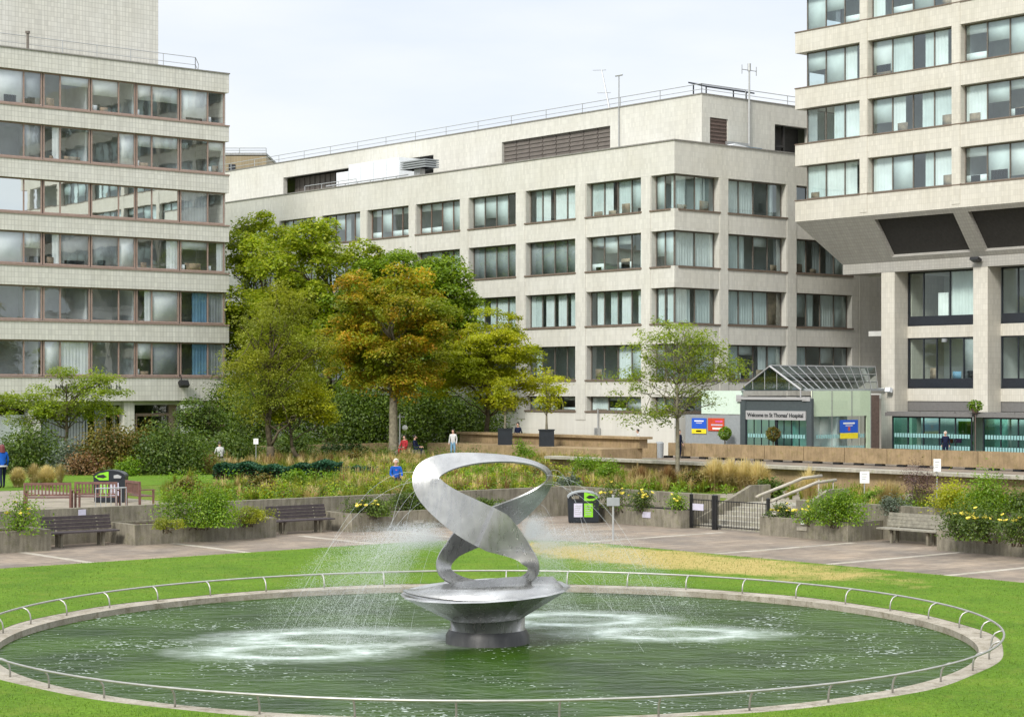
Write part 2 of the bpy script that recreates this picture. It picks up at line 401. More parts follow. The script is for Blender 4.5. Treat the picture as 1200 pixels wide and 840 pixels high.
def paving_mat():
    m = NT('brown grey paving'); o = m.coord('Object')
    b = m.n('ShaderNodeTexBrick'); b.offset = .5
    b.inputs['Scale'].default_value = 1; b.inputs['Brick Width'].default_value = .9; b.inputs['Row Height'].default_value = .6
    b.inputs['Mortar Size'].default_value = .012; b.inputs['Mortar Smooth'].default_value = .4
    b.inputs['Color1'].default_value = (.212, .180, .148, 1); b.inputs['Color2'].default_value = (.268, .230, .188, 1); b.inputs['Mortar'].default_value = (.15, .125, .10, 1)
    m.l(o, b.inputs['Vector'])
    a = m.ramp(m.noise(o, .45, 6, .65), [(.3, (.70, .72, .76)), (.7, (1.28, 1.2, 1.1))])
    w = m.ramp(m.noise(o, 2.3, 5, .7), [(.35, .8), (.7, 1.12)])
    s = m.ramp(m.noise(o, 40, 3, .7), [(.3, .85), (.7, 1.1)])
    col = m.mix(1, m.mix(1, m.mix(1, b.outputs['Color'], a, 'MULTIPLY'), w, 'MULTIPLY'), s, 'MULTIPLY')
    m.pbr(col, .85, 0, m.bump(m.noise(o, 25, 4), .3, .01)); return m.mat
M['paving'] = paving_mat()
M['strip_worn'] = concrete('worn paving strip', (.42, .38, .32), .1)
M['path'] = concrete('garden path', (.30, .265, .21), .1)
M['strip'] = concrete('pale paving strip', (.46, .42, .35), .1)
def coping_mat():
    m = NT('pinkish stone coping'); o = m.coord('Object'); uv = m.coord('UV')
    sx = m.n('ShaderNodeSeparateXYZ'); m.l(uv, sx.inputs[0])
    fr = m.math('FRACT', m.math('MULTIPLY', sx.outputs[0], 1/.92)); j = m.math('COMPARE', fr, .5, .491)
    a = m.ramp(m.noise(o, 1.1, 6, .65), [(.3, (.26, .23, .18)), (.7, (.42, .385, .32))])
    s = m.ramp(m.noise(o, 32, 4, .75), [(.3, .7), (.7, 1.15)])
    dirt = m.ramp(m.noise(o, 4.5, 5, .7), [(.5, (1, 1, 1)), (.72, (.5, .47, .38))])
    col = m.mix(1, m.mix(1, a, s, 'MULTIPLY'), dirt, 'MULTIPLY')
    col = m.mix(j, (.20, .17, .13), col)
    m.pbr(col, .85, 0, m.bump(m.noise(o, 24, 4), .5, .015)); return m.mat
M['pool_coping'] = coping_mat()
# fountain jets land here (offsets from the pool's centre)
LAND = [RIGHT*-2.75+FWD*.5, RIGHT*3.6+FWD*1.3, RIGHT*-3.6+FWD*-1.3, RIGHT*1.7+FWD*3.6]
LRAD = [(3.4, 2.1), (2.7, 1.5), (2.6, 1.6), (2.6, 1.8)]
def water_mat():
    m = NT('green pond water'); o = m.coord('Object')
    w = m.n('ShaderNodeMapping'); w.inputs['Rotation'].default_value = (0, 0, TH); w.inputs['Scale'].default_value = (1, 1, 1)
    m.l(o, w.inputs[0]); q = w.outputs[0]           # x across the view, y away from it
    tot = None
    wob = m.math('MULTIPLY', m.math('SUBTRACT', m.noise(o, 1.4, 5, .65), .5), .5)
    waves = None
    for (c, (ra, rb)) in zip(LAND, LRAD):
        cx, cy = c.dot(RIGHT), c.dot(FWD)
        mp = m.n('ShaderNodeMapping'); mp.inputs['Location'].default_value = (-cx/ra, -cy/rb, 0); mp.inputs['Scale'].default_value = (1/ra, 1/rb, 0)
        m.l(q, mp.inputs[0]); vl = m.n('ShaderNodeVectorMath', operation='LENGTH'); m.l(mp.outputs[0], vl.inputs[0])
        d = m.math('ADD', vl.outputs['Value'], wob)
        k = m.ramp(d, [(.0, .34), (.28, .40), (.55, 1.0), (.72, .5), (1.0, 0.0)])
        tot = k if tot is None else m.math('MAXIMUM', tot, k)
        sn = m.math('MULTIPLY', m.math('SINE', m.math('MULTIPLY', vl.outputs['Value'], 16)), m.math('DIVIDE', .5, m.math('ADD', vl.outputs['Value'], .6)))
        waves = sn if waves is None else m.math('ADD', waves, sn)
    # streaky aeration
    st = m.n('ShaderNodeMapping'); st.inputs['Scale'].default_value = (.95, 1.9, 1); m.l(q, st.inputs[0])
    fine = m.ramp(m.noise(st.outputs[0], 3.2, 6, .72), [(.38, 0.0), (.62, 1.0)])
    foam = m.math('MULTIPLY', tot, m.math('MULTIPLY_ADD', fine, .52, m.math('MULTIPLY_ADD', waves, .26, .26)))
    foam = m.math('MINIMUM', m.math('MULTIPLY', foam, .85), .85)
    # floating flecks, thick on the windward side
    vo = m.n('ShaderNodeTexVoronoi'); vo.inputs['Scale'].default_value = 9; m.l(st.outputs[0], vo.inputs['Vector'])
    sz = m.math('MULTIPLY', m.ramp(m.noise(o, .45, 4), [(.42, 0.0), (.66, 1.0)]), .40)
    fl = m.math('LESS_THAN', vo.outputs['Distance'], sz)
    fl = m.math('MULTIPLY', fl, m.math('GREATER_THAN', m.noise(st.outputs[0], 5, 2), .53))
    foam = m.math('MAXIMUM', foam, m.math('MULTIPLY', fl, .7))
    g = m.ramp(m.noise(o, .35, 4), [(.36, (.011, .033, .002)), (.64, (.034, .076, .006))])  # darker patches in the green stand in for dark reflections
    g = m.mix(m.ramp(tot, [(0.3, 0.0), (1.0, .8)]), g, (.10, .16, .09))
    col = m.mix(foam, g, (.68, .74, .72))
    n1 = m.noise(st.outputs[0], 1.7, 3, .55, .5); n2 = m.noise(st.outputs[0], 6, 4, .6)
    hgt_ = m.math('ADD', m.math('ADD', m.math('MULTIPLY', n1, 1.0), m.math('MULTIPLY', n2, .30)), m.math('MULTIPLY', waves, .12))
    nm = m.bump(hgt_, 1.0, .11)
    df = m.n('ShaderNodeBsdfDiffuse'); m.l(col, df.inputs[0])
    gl = m.n('ShaderNodeBsdfGlossy'); gl.inputs['Roughness'].default_value = .04; m.l(nm, gl.inputs['Normal'])
    fr = m.n('ShaderNodeFresnel'); fr.inputs[0].default_value = 1.33; m.l(nm, fr.inputs['Normal'])
    f = m.math('MULTIPLY', m.math('MINIMUM', m.math('MULTIPLY', fr.outputs[0], .17), .17), m.math('SUBTRACT', 1, foam))
    x = m.n('ShaderNodeMixShader'); m.l(f, x.inputs[0]); m.l(df.outputs[0], x.inputs[1]); m.l(gl.outputs[0], x.inputs[2]); m.l(x.outputs[0], m.out.inputs[0])
    return m.mat
M['water'] = water_mat()
def spray_mat(name, a, c):
    m = NT(name)
    t = m.n('ShaderNodeBsdfTransparent'); d = m.n('ShaderNodeBsdfDiffuse'); d.inputs[0].default_value = (*c, 1)
    tr = m.n('ShaderNodeBsdfTranslucent'); tr.inputs[0].default_value = (*c, 1)
    x = m.n('ShaderNodeMixShader'); x.inputs[0].default_value = .5; m.l(d.outputs[0], x.inputs[1]); m.l(tr.outputs[0], x.inputs[2])
    y = m.n('ShaderNodeMixShader'); y.inputs[0].default_value = a; m.l(t.outputs[0], y.inputs[1]); m.l(x.outputs[0], y.inputs[2])
    m.l(y.outputs[0], m.out.inputs[0]); return m.mat
M['spray'] = spray_mat('spray droplets', .45, (.92, .95, .96))
M['jet'] = spray_mat('thin water jet', .36, (.90, .93, .95))

# ---------------------------------------------------------------- ground, lawn, paving, pool
PC = Vector((23.10, 28.40, 0)); PR = 9.14        # pool centre and water radius
def structure(o): o['kind'] = 'structure'; return o
structure(MB().box(-1500, 1500, -1500, 1500, -1.2, -.9).build('ground', M['turf']))
X0, X1, Y0, Y1, RC = 6.5, 39.3, 8.0, 47.0, 4.5   # the lawn's square with its rounded far corner
def lawn_edge(an, grow=0.0):
    d = Vector((math.cos(an), math.sin(an), 0)); lo, hi = 0.0, 60.0
    def inside(p):
        x1, y1 = X1+grow, Y1+grow
        if not (X0-grow <= p.x <= x1 and Y0-grow <= p.y <= y1): return False
        cx, cy = x1-RC, y1-RC
        return not (p.x > cx and p.y > cy and (p.x-cx)**2+(p.y-cy)**2 > RC*RC)
    for _ in range(40):
        mid = (lo+hi)/2
        if inside(PC+d*mid): lo = mid
        else: hi = mid
    return lo
NA = 240
ANG = [2*pi*i/NA for i in range(NA)]
def ring(name, fin, fout, zin, zout, mat, steps=6, skirt=None, uvring=False):
    b = MB(); rows = steps+1
    for an in ANG:
        a, c = fin(an), fout(an)
        for k in range(rows):
            t = k/steps; r = a+(c-a)*t
            b.v.append((PC.x+r*math.cos(an), PC.y+r*math.sin(an), zin+(zout-zin)*t))
    for i in range(NA):
        j = (i+1) % NA
        for k in range(steps):
            b.f.append((i*rows+k, i*rows+k+1, j*rows+k+1, j*rows+k)); b.mi.append(0)
    if skirt is not None:
        for end, z in ((0, skirt[0]), (steps, skirt[1])):
            if z is None: continue
            s0 = len(b.v)
            for i in range(NA):
                v = b.v[i*rows+end]; b.v.append((v[0], v[1], z))
            for i in range(NA):
                j = (i+1) % NA
                b.f.append((i*rows+end, j*rows+end, s0+j, s0+i)); b.mi.append(0)
    o = b.build(name, mat, None, PC)
    if uvring:
        me = o.data; uv = me.uv_layers[0].data
        for p in me.polygons:
            ai = [math.atan2(me.vertices[me.loops[l].vertex_index].co.y, me.vertices[me.loops[l].vertex_index].co.x) for l in p.loop_indices]
            if max(ai)-min(ai) > pi: ai = [a+2*pi if a < 0 else a for a in ai]
            for l, a in zip(p.loop_indices, ai):
                co = me.vertices[me.loops[l].vertex_index].co; uv[l].uv = (a*PR, math.hypot(co.x, co.y)+co.z)
    return structure(o)
ring('paved_court', lambda a: lawn_edge(a)-.3, lambda a: lawn_edge(a)+70, 0, 0, M['paving'], 10)
ring('lawn_kerb', lambda a: lawn_edge(a)-.02, lambda a: lawn_edge(a, .0)+.12, .022, .012, M['strip'], 1, (None, -.05))
ring('lawn', lambda a: PR+.46+.05*math.sin(7*a)+.03*math.sin(17*a+1), lambda a: lawn_edge(a), .055, .045, M['lawn'], 10, (None, -.05))
ring('pool_coping', lambda a: PR, lambda a: PR+.50+.05*math.sin(7*a)+.03*math.sin(17*a+1), .035, .05, M['pool_coping'], 2, (-.6, -.2), True)
wb = MB(); nr = 24
for k in range(nr+1):
    for an in ANG:
        r = (PR+.02)*k/nr; wb.v.append((r*math.cos(an), r*math.sin(an), 0))
for k in range(nr):
    for i in range(NA):
        j = (i+1) % NA; wb.f.append((k*NA+i, k*NA+j, (k+1)*NA+j, (k+1)*NA+i)); wb.mi.append(0)
wb.smooth = True
structure(wb.build('pool_water', M['water'], None, PC+Vector((0, 0, -.09)), local=True))
# pale strips that cross the court from the walls to the lawn
stp = MB()
for y in (30.2, 34.2, 38.4, 43.9):
    stp.box(X1+.15, 45.75, y-.13, y+.13, -.02, .006)
for x in (20.4, 24.6, 29.6, 34.2, 37.6):
    stp.box(x-.13, x+.13, Y1+.15, 51.6, -.02, .006)
structure(stp.build('paving_strips', M['strip_worn']))
# raised garden terrace behind the retaining walls, and the lower service road beyond
TZ = .78
g = MB()
g.box(-60, 58.0, 53.66, 66, -.5, TZ); g.box(-60, 58.0, 66, 400, -.5, TZ-.004); g.box(58.0, 74, 76, 400, -.5, TZ-.008); g.box(74, 400, 100, 400, -.5, TZ-.010)
g.box(47.86, 58.0, -40, 42.4, -.5, TZ); g.box(47.86, 58.0, 46.1, 53.66, -.5, TZ); g.box(50.2, 58.0, 42.4, 46.1, -.5, TZ-.003)
structure(g.build('garden_terrace', M['turf']))
rd = MB(); rd.box(58.0, 400, -60, 76, -.5, .45); rd.box(74, 400, 76, 100, -.5, .446); structure(rd.build('service_road', M['paving']))
# paths on the terrace
p = MB()
p.box(14, 33.5, 53.9, 69, TZ-.1, TZ+.008)
p.box(33.5, 37.5, 53.9, 56.0, TZ-.1, TZ+.006)
p.box(50.2, 57.4, 36, 50, TZ-.1, TZ+.008)
p.box(63.5, 66.5, 76.2, 96, TZ-.1, TZ+.008); p.box(36, 63.4, 86.2, 88.4, TZ-.1, TZ+.010)
structure(p.build('terrace_path', M['path']))
structure(MB().box(31, 47, 69.2, 84, TZ-.1, TZ+.012).build('terrace_lawn', M['lawn']))

def rail_ring():
    t = thing('pool_railing', 'low curved steel rail on bent posts ringing the round pond', 'railing', PC)
    R = PR+.44; n = 200
    MB_ = MB(); MB_.smooth = True
    MB_.tube([PC+Vector((R*math.cos(2*pi*i/n), R*math.sin(2*pi*i/n), .36)) for i in range(n)], .021, 8, closed=True).build('top_rail', M['rail_steel'], t)
    b = MB(); b.smooth = True
    b.tube([(-.21, 0, 0), (-.21, 0, .14), (-.19, 0, .24), (-.14, 0, .315), (-.07, 0, .35), (0, 0, .36)], .017, 8)
    proto = None; N = 40
    for k in range(N):
        an = 2*pi*(k+.35)/N
        pos = PC+Vector((R*math.cos(an), R*math.sin(an), .0))
        if proto is None: o = proto = b.build('post', M['rail_steel'], t, pos, local=True)
        else:
            o = proto.copy(); COL.objects.link(o); o.parent = t; o.location = pos-PC
        o.rotation_euler.z = an
rail_ring()

# ---------------------------------------------------------------- fountain: a plain twisted steel band over a wide bowl
def fountain():
    t = thing('fountain', 'twisted stainless steel figure of eight fountain on a wide bowl in the pond', 'fountain', PC, None, -TH)
    d = MB(); d.smooth = True
    d.lathe([(.82, -.5), (.80, .06), (.74, .16), (.735, .17)], n=48)
    d.build('drum', M['drum'], t, None, True)
    d = MB(); d.smooth = True
    d.lathe([(.735, .165), (.71, .17), (.715, .42), (.0, .44)], n=48); d.build('drum_collar', M['steel'], t, None, True)
    w = MB(); n = 16
    w.lathe([(.60, .36), (.76, .40), (1.64, .90), (1.60, .93), (.95, .70), (.0, .62)], n=n)
    bo = w.build('bowl', M['steel'], t, None, True); bo.rotation_euler = (.03, -.045, 0)
    # sloping steel blade lying across the front of the bowl
    bl = MB(); bl.smooth = True; K = 28; pts = []
    for k in range(K+1):
        u = -1+2*k/K; x = 1.50*u
        lo = Vector((x*1.04-.06, -.98*math.sqrt(max(0, 1-u*u))**1.0-.10, .93-.10*(1-u*u)))
        hi = Vector((x*.86-.04, -.42*math.sqrt(max(0, 1-u*u))+.14, .98+.06*u+.16*(1-u*u)+.12*max(0, u)))
        pts.append((lo, hi))
    for k in range(K+1):
        for q in pts[k]: bl.v.append(tuple(q))
        for q in pts[k]: bl.v.append((q.x, q.y+.02, q.z-.035))
    for k in range(K):
        a, b = 4*k, 4*k+4
        for f in ((a, b, b+1, a+1), (a+2, a+3, b+3, b+2), (a+1, b+1, b+3, a+3), (a, a+2, b+2, b)): bl.f.append(f); bl.mi.append(0)
    bl.build('blade', M['steel'], t, None, True)
    # closed band, figure of eight in elevation, turning about its own line as it climbs
    rb = MB(); rb.smooth = False; n = 220
    V = []
    def cen(s):
        up = math.cos(s) > 0
        z = 2.13+(1.30 if up else 1.12)*math.cos(s)
        wdt = 1.17 if up else .90
        e = math.sin(2*s); x = wdt*math.copysign(abs(e)**.9, e)
        if not up: x = x*.95
        return Vector((x, .34*math.sin(s)*(1 if up else 1.3), z))
    fr = []
    for i in range(n):
        s = 2*pi*i/n; c = cen(s); tg = (cen(s+.01)-cen(s-.01)).normalized()
        yv = Vector((0, 1, 0)); nn = (tg.cross(yv)).normalized(); bb = nn.cross(tg).normalized()
        # angle of the flat of the band: it faces the side at the crossing, edge-on at the crown
        fa = .75+.35*math.sin(s)+.55*math.sin(2*s+.9)
        dirw = nn*math.cos(fa)+bb*math.sin(fa)
        hw = .20+.10*abs(math.sin(s))**1.5+.10*math.exp(-((math.cos(s))/.35)**2)
        th = tg.cross(dirw).normalized()*.016
        hw *= 1 if math.cos(s) > -.1 else 1-.35*min(1, (-math.cos(s)-.1)/.35)
        fr.append((c, dirw*hw, th))
    for (c, wv, th) in fr:
        for q in (c-wv-th, c+wv-th, c+wv+th, c-wv+th): rb.v.append(tuple(q))
    for i in range(n):
        a, b = 4*i, 4*((i+1) % n)
        for k in range(4):
            rb.f.append((a+k, b+k, b+(k+1) % 4, a+(k+1) % 4)); rb.mi.append(0)
    o = rb.build('twisted_band', M['steel'], t, None, True)
    for p_ in o.data.polygons: p_.use_smooth = True
    try: o.data.set_sharp_from_angle(angle=.6)
    except Exception: pass
    return [PC+Vector((CT*c.x+ST*c.y, -ST*c.x+CT*c.y, c.z))+Vector((CT*w_.x+ST*w_.y, -ST*w_.x+CT*w_.y, w_.z))*sg for (c, w_, th) in fr for sg in (-1, 1)]
EDGE = fountain()

def water_jets():
    """thin jets from holes along the band's edges, thicker throws, and the drops they break into"""
    lines = MB(); lines.smooth = True
    src = [e for e in EDGE if 1.5 < e.z < 3.2]
    drops = []
    def fly(p0, v0, t): return p0+v0*t+Vector((0, 0, -4.9*t*t))
    for i in range(20):
        p0 = src[int(rng.integers(len(src)))]; side = (p0-PC).dot(RIGHT)
        dirr = (RIGHT*math.copysign(1, side)+FWD*rng.uniform(-.7, .7)).normalized()
        v0 = dirr*rng.uniform(.8, 4.2)+Vector((0, 0, rng.uniform(-.3, 1.6)))
        T = .0
        while fly(p0, v0, T).z > -.12 and T < 1.4: T += .02
        k = 14; pts = [fly(p0, v0, T*j/k) for j in range(k+1)]
        lines.tube(pts, [.0028]*(k+1), 4, caps=False)
        for _ in range(260):
            tt = T*rng.uniform(.5, 1)**.7; drops.append(fly(p0, v0, tt)+Vector(rng.normal(0, .02+.10*tt, 3)))
    # the four strong throws: left, right, and two behind or ahead
    throws = [(RIGHT*-.45+Vector((0, 0, 1.30)), RIGHT*-4.3+FWD*.5), (RIGHT*.45+Vector((0, 0, 1.25)), RIGHT*4.4+FWD*.9),
              (RIGHT*-.5+Vector((0, 0, 1.35)), LAND[2]), (RIGHT*.6+Vector((0, 0, 1.4)), LAND[3])]
    for (a, tgt) in throws:
        for i in range(170):
            p0 = PC+a; dxy = tgt-Vector((a.x, a.y, 0)); dxy = dxy*rng.uniform(.45, 1.06)+Vector((rng.normal(0, .2), rng.normal(0, .2), 0))
            vz = rng.uniform(3.0, 4.1); h0 = p0.z+.12; T = (vz+math.sqrt(vz*vz+19.6*h0))/9.8
            v0 = Vector((dxy.x/T, dxy.y/T, vz))
            for _ in range(270):
                tt = T*rng.uniform(.10, 1)**.75; sp = .015+.11*(tt/T)**1.3
                drops.append(fly(p0, v0, tt)+Vector(rng.normal(0, sp, 3)))
    # splash just above the water
    for (c, (ra, rb)) in zip(LAND, LRAD):
        for i in range(1500):
            an = rng.uniform(0, 2*pi); r = math.sqrt(rng.uniform(.1, 1))
            q = PC+c+RIGHT*(ra*.75*r*math.cos(an))+FWD*(rb*.75*r*math.sin(an)); drops.append(q+Vector((0, 0, -.13+abs(rng.normal(0, .07)))))
    o = lines.build('water_jets', M['jet'], None, PC); tag(o, 'thin arcs of water thrown out from the edges of the steel fountain', 'water jets', None, 'stuff')
    P = np.array([tuple(d) for d in drops]); P = P[P[:, 2] > -.14]; n = len(P)
    s = rng.uniform(.0016, .0044, n)[:, None]
    tet = np.array([(1, 1, 1), (1, -1, -1), (-1, 1, -1), (-1, -1, 1)], float)*.8
    V = (P[:, None, :]+tet[None]*s[:, :, None]).reshape(-1, 3)
    Q = np.array([(0, 1, 2), (0, 3, 1), (0, 2, 3), (1, 3, 2)]); Q = (Q[None]+4*np.arange(n)[:, None, None]).reshape(-1, 3)
    o = np_mesh('water_spray', V, Q, M['spray'], None, PC); tag(o, 'white spray of falling drops around the fountain', 'spray', None, 'stuff')
water_jets()

# ---------------------------------------------------------------- buildings
def mapper(axis, plane):
    """facade coordinates (t along, d inward, z) -> world box"""
    if axis == 'X': return lambda b, t0, t1, d0, d1, z0, z1: b.box(plane+d0, plane+d1, t0, t1, z0, z1)
    return lambda b, t0, t1, d0, d1, z0, z1: b.box(t0, t1, plane+d0, plane+d1, z0, z1)
def fpoint(axis, plane, t, d, z): return Vector((plane+d, t, z)) if axis == 'X' else Vector((t, plane+d, z))
MESH_CACHE = {}
def window(bld, axis, plane, t0, t1, z0, z1, depth, fmat, gmat, muls, curt=None, sill=None, fw=.07, openvar=0):
    """one window as a part: frame with mullions; pane, blinds and ledge are its sub-parts.  muls: fractions across"""
    loc = fpoint(axis, plane, t0, depth, z0); W, H = t1-t0, z1-z0
    flip = axis == 'X'
    def put(b, a0, a1, d0, d1, c0, c1):
        if flip: b.box(d0, d1, a0, a1, c0, c1)
        else: b.box(a0, a1, d0, d1, c0, c1)
    key = ('f', axis, round(W, 2), round(H, 2), tuple(round(m, 3) for m in muls), fmat.name, fw)
    if key in MESH_CACHE: fo = link('window', MESH_CACHE[key], bld, loc)
    else:
        b = MB()
        put(b, 0, W, 0, .08, 0, fw); put(b, 0, W, 0, .08, H-fw, H)
        put(b, 0, fw, .004, .076, fw, H-fw); put(b, W-fw, W, .004, .076, fw, H-fw)
        for m in muls: put(b, m*W-fw*.45, m*W+fw*.45, .002, .078, fw, H-fw)
        fo = b.build('window', fmat, bld, loc, True); MESH_CACHE[key] = fo.data
    key = ('g', axis, round(W, 2), round(H, 2), gmat.name)
    if key in MESH_CACHE: link('pane', MESH_CACHE[key], fo, loc)
    else:
        b = MB()
        if flip: b.add([(.04, fw, fw), (.04, W-fw, fw), (.04, W-fw, H-fw), (.04, fw, H-fw)], [(3, 2, 1, 0)])
        else: b.add([(fw, .04, fw), (W-fw, .04, fw), (W-fw, .04, H-fw), (fw, .04, H-fw)], [(0, 1, 2, 3)])
        MESH_CACHE[key] = b.build('pane', gmat, fo, loc, True).data
    if sill:
        b = MB(); put(b, -.12, W+.12, -depth-.06, .0, -.10, .0); b.build('sill', sill, fo, loc, True)
    edges = [0]+list(muls)+[1]
    for (i, kind, a0, a1, c0, c1) in (curt or ()):
        # blinds (flat) and gathered curtains hang a hand's breadth behind the pane i; a, c are fractions of it
        e0, e1 = edges[i]*W, edges[i+1]*W; u0, u1 = e0+(e1-e0)*a0, e0+(e1-e0)*a1
        b = MB(); b.smooth = True
        if kind.startswith('blind'):
            put(b, u0+.03, u1-.03, .082, .092, H*c0, H*c1)
        else:
            n = max(8, int((u1-u0)*14)); vs = []
            for k in range(n+1):
                u = u0+(u1-u0)*k/n; dd = .115+.025*math.sin(k*1.9)+.01*math.sin(k*.7)
                for zz in (H*c0, H*c1): vs.append((dd, u, zz) if flip else (u, dd, zz))
            b.add(vs, [(2*k, 2*k+2, 2*k+3, 2*k+1) for k in range(n)])
        mt = {'w': 'curtain_white', 't': 'curtain_teal', 'b': 'curtain_blue', 'g': 'curtain_grey', 'f': 'furniture'}[kind[-1]]
        b.build('blind' if kind.startswith('blind') else 'curtain', M[mt], fo, loc, True)
    return fo
def rnd_curtains(n, style):
    out = []; q = random.random
    for i in range(n):
        r = q()
        if style == 'mid':
            if r < .30: out.append((i, 'blind_t', 0, 1, random.choice((.0, .0, .3, .45)), 1))
            elif r < .52: out.append((i, 'curt_t', 0, random.choice((.45, .6, 1)), 0, 1))
            elif r < .70: out.append((i, 'curt_w', random.choice((0, .4)), 1, 0, 1))
            elif r < .80: out += [(i, 'blind_w', 0, 1, .72, 1), (i, 'blind_w', 0, 1, 0, .22)]
            elif r < .88: out.append((i, 'blind_w', 0, 1, random.choice((.5, .7, .1)), 1))
            elif r < .92: out.append((i, 'curt_g', .5, 1, 0, 1))
            if q() < .35: out.append((i, 'blind_f', .1+.3*q(), .6+.3*q(), 0, .12+.2*q()))
        elif style == 'left':
            if r < .40: out.append((i, 'blind_w', 0, 1, random.choice((.5, .62, .7, .0)), 1))
            elif r < .60: out.append((i, 'curt_w', .55, 1, 0, 1))
            elif r < .66: out.append((i, 'blind_g', 0, 1, 0, 1))
            elif r < .72: out.append((i, 'curt_b', 0, .5, 0, 1))
            if q() < .45: out.append((i, 'blind_f', .1+.3*q(), .55+.3*q(), 0, .12+.16*q()))
            if q() < .2: out.append((i, 'blind_w', .05, .25, 0, .2))
    return out
def interior(bld, x0, x1, y0, y1, zs, xs=(), ys=()):
    b = MB()
    for z in zs: b.box(x0, x1, y0, y1, z-.16, z+.16)
    b2 = MB()
    for x in xs: b2.box(x-.06, x+.06, y0, y1, zs[0], zs[-1])
    for y in ys: b2.box(x0, x1, y-.06, y+.06, zs[0], zs[-1])
    b.build('floor_slab', M['int_floor'], bld); b2.build('partition', M['interior'], bld)
def roof_rail(bld, pts, h=.9, post=.025, step=3.4, mat='pale_steel', two=True):
    b = MB()
    for a, c in zip(pts[:-1], pts[1:]):
        a, c = Vector(a), Vector(c); n = max(1, round((c-a).length/step))
        for k in range(n+1):
            q = a+(c-a)*k/n; b.tube([q, q+Vector((0, 0, h))], post, 5)
        b.tube([a+Vector((0, 0, h)), c+Vector((0, 0, h))], post, 5)
        if two: b.tube([a+Vector((0, 0, h*.5)), c+Vector((0, 0, h*.5))], post*.8, 5)
    return b.build('roof_railing', M[mat], bld)

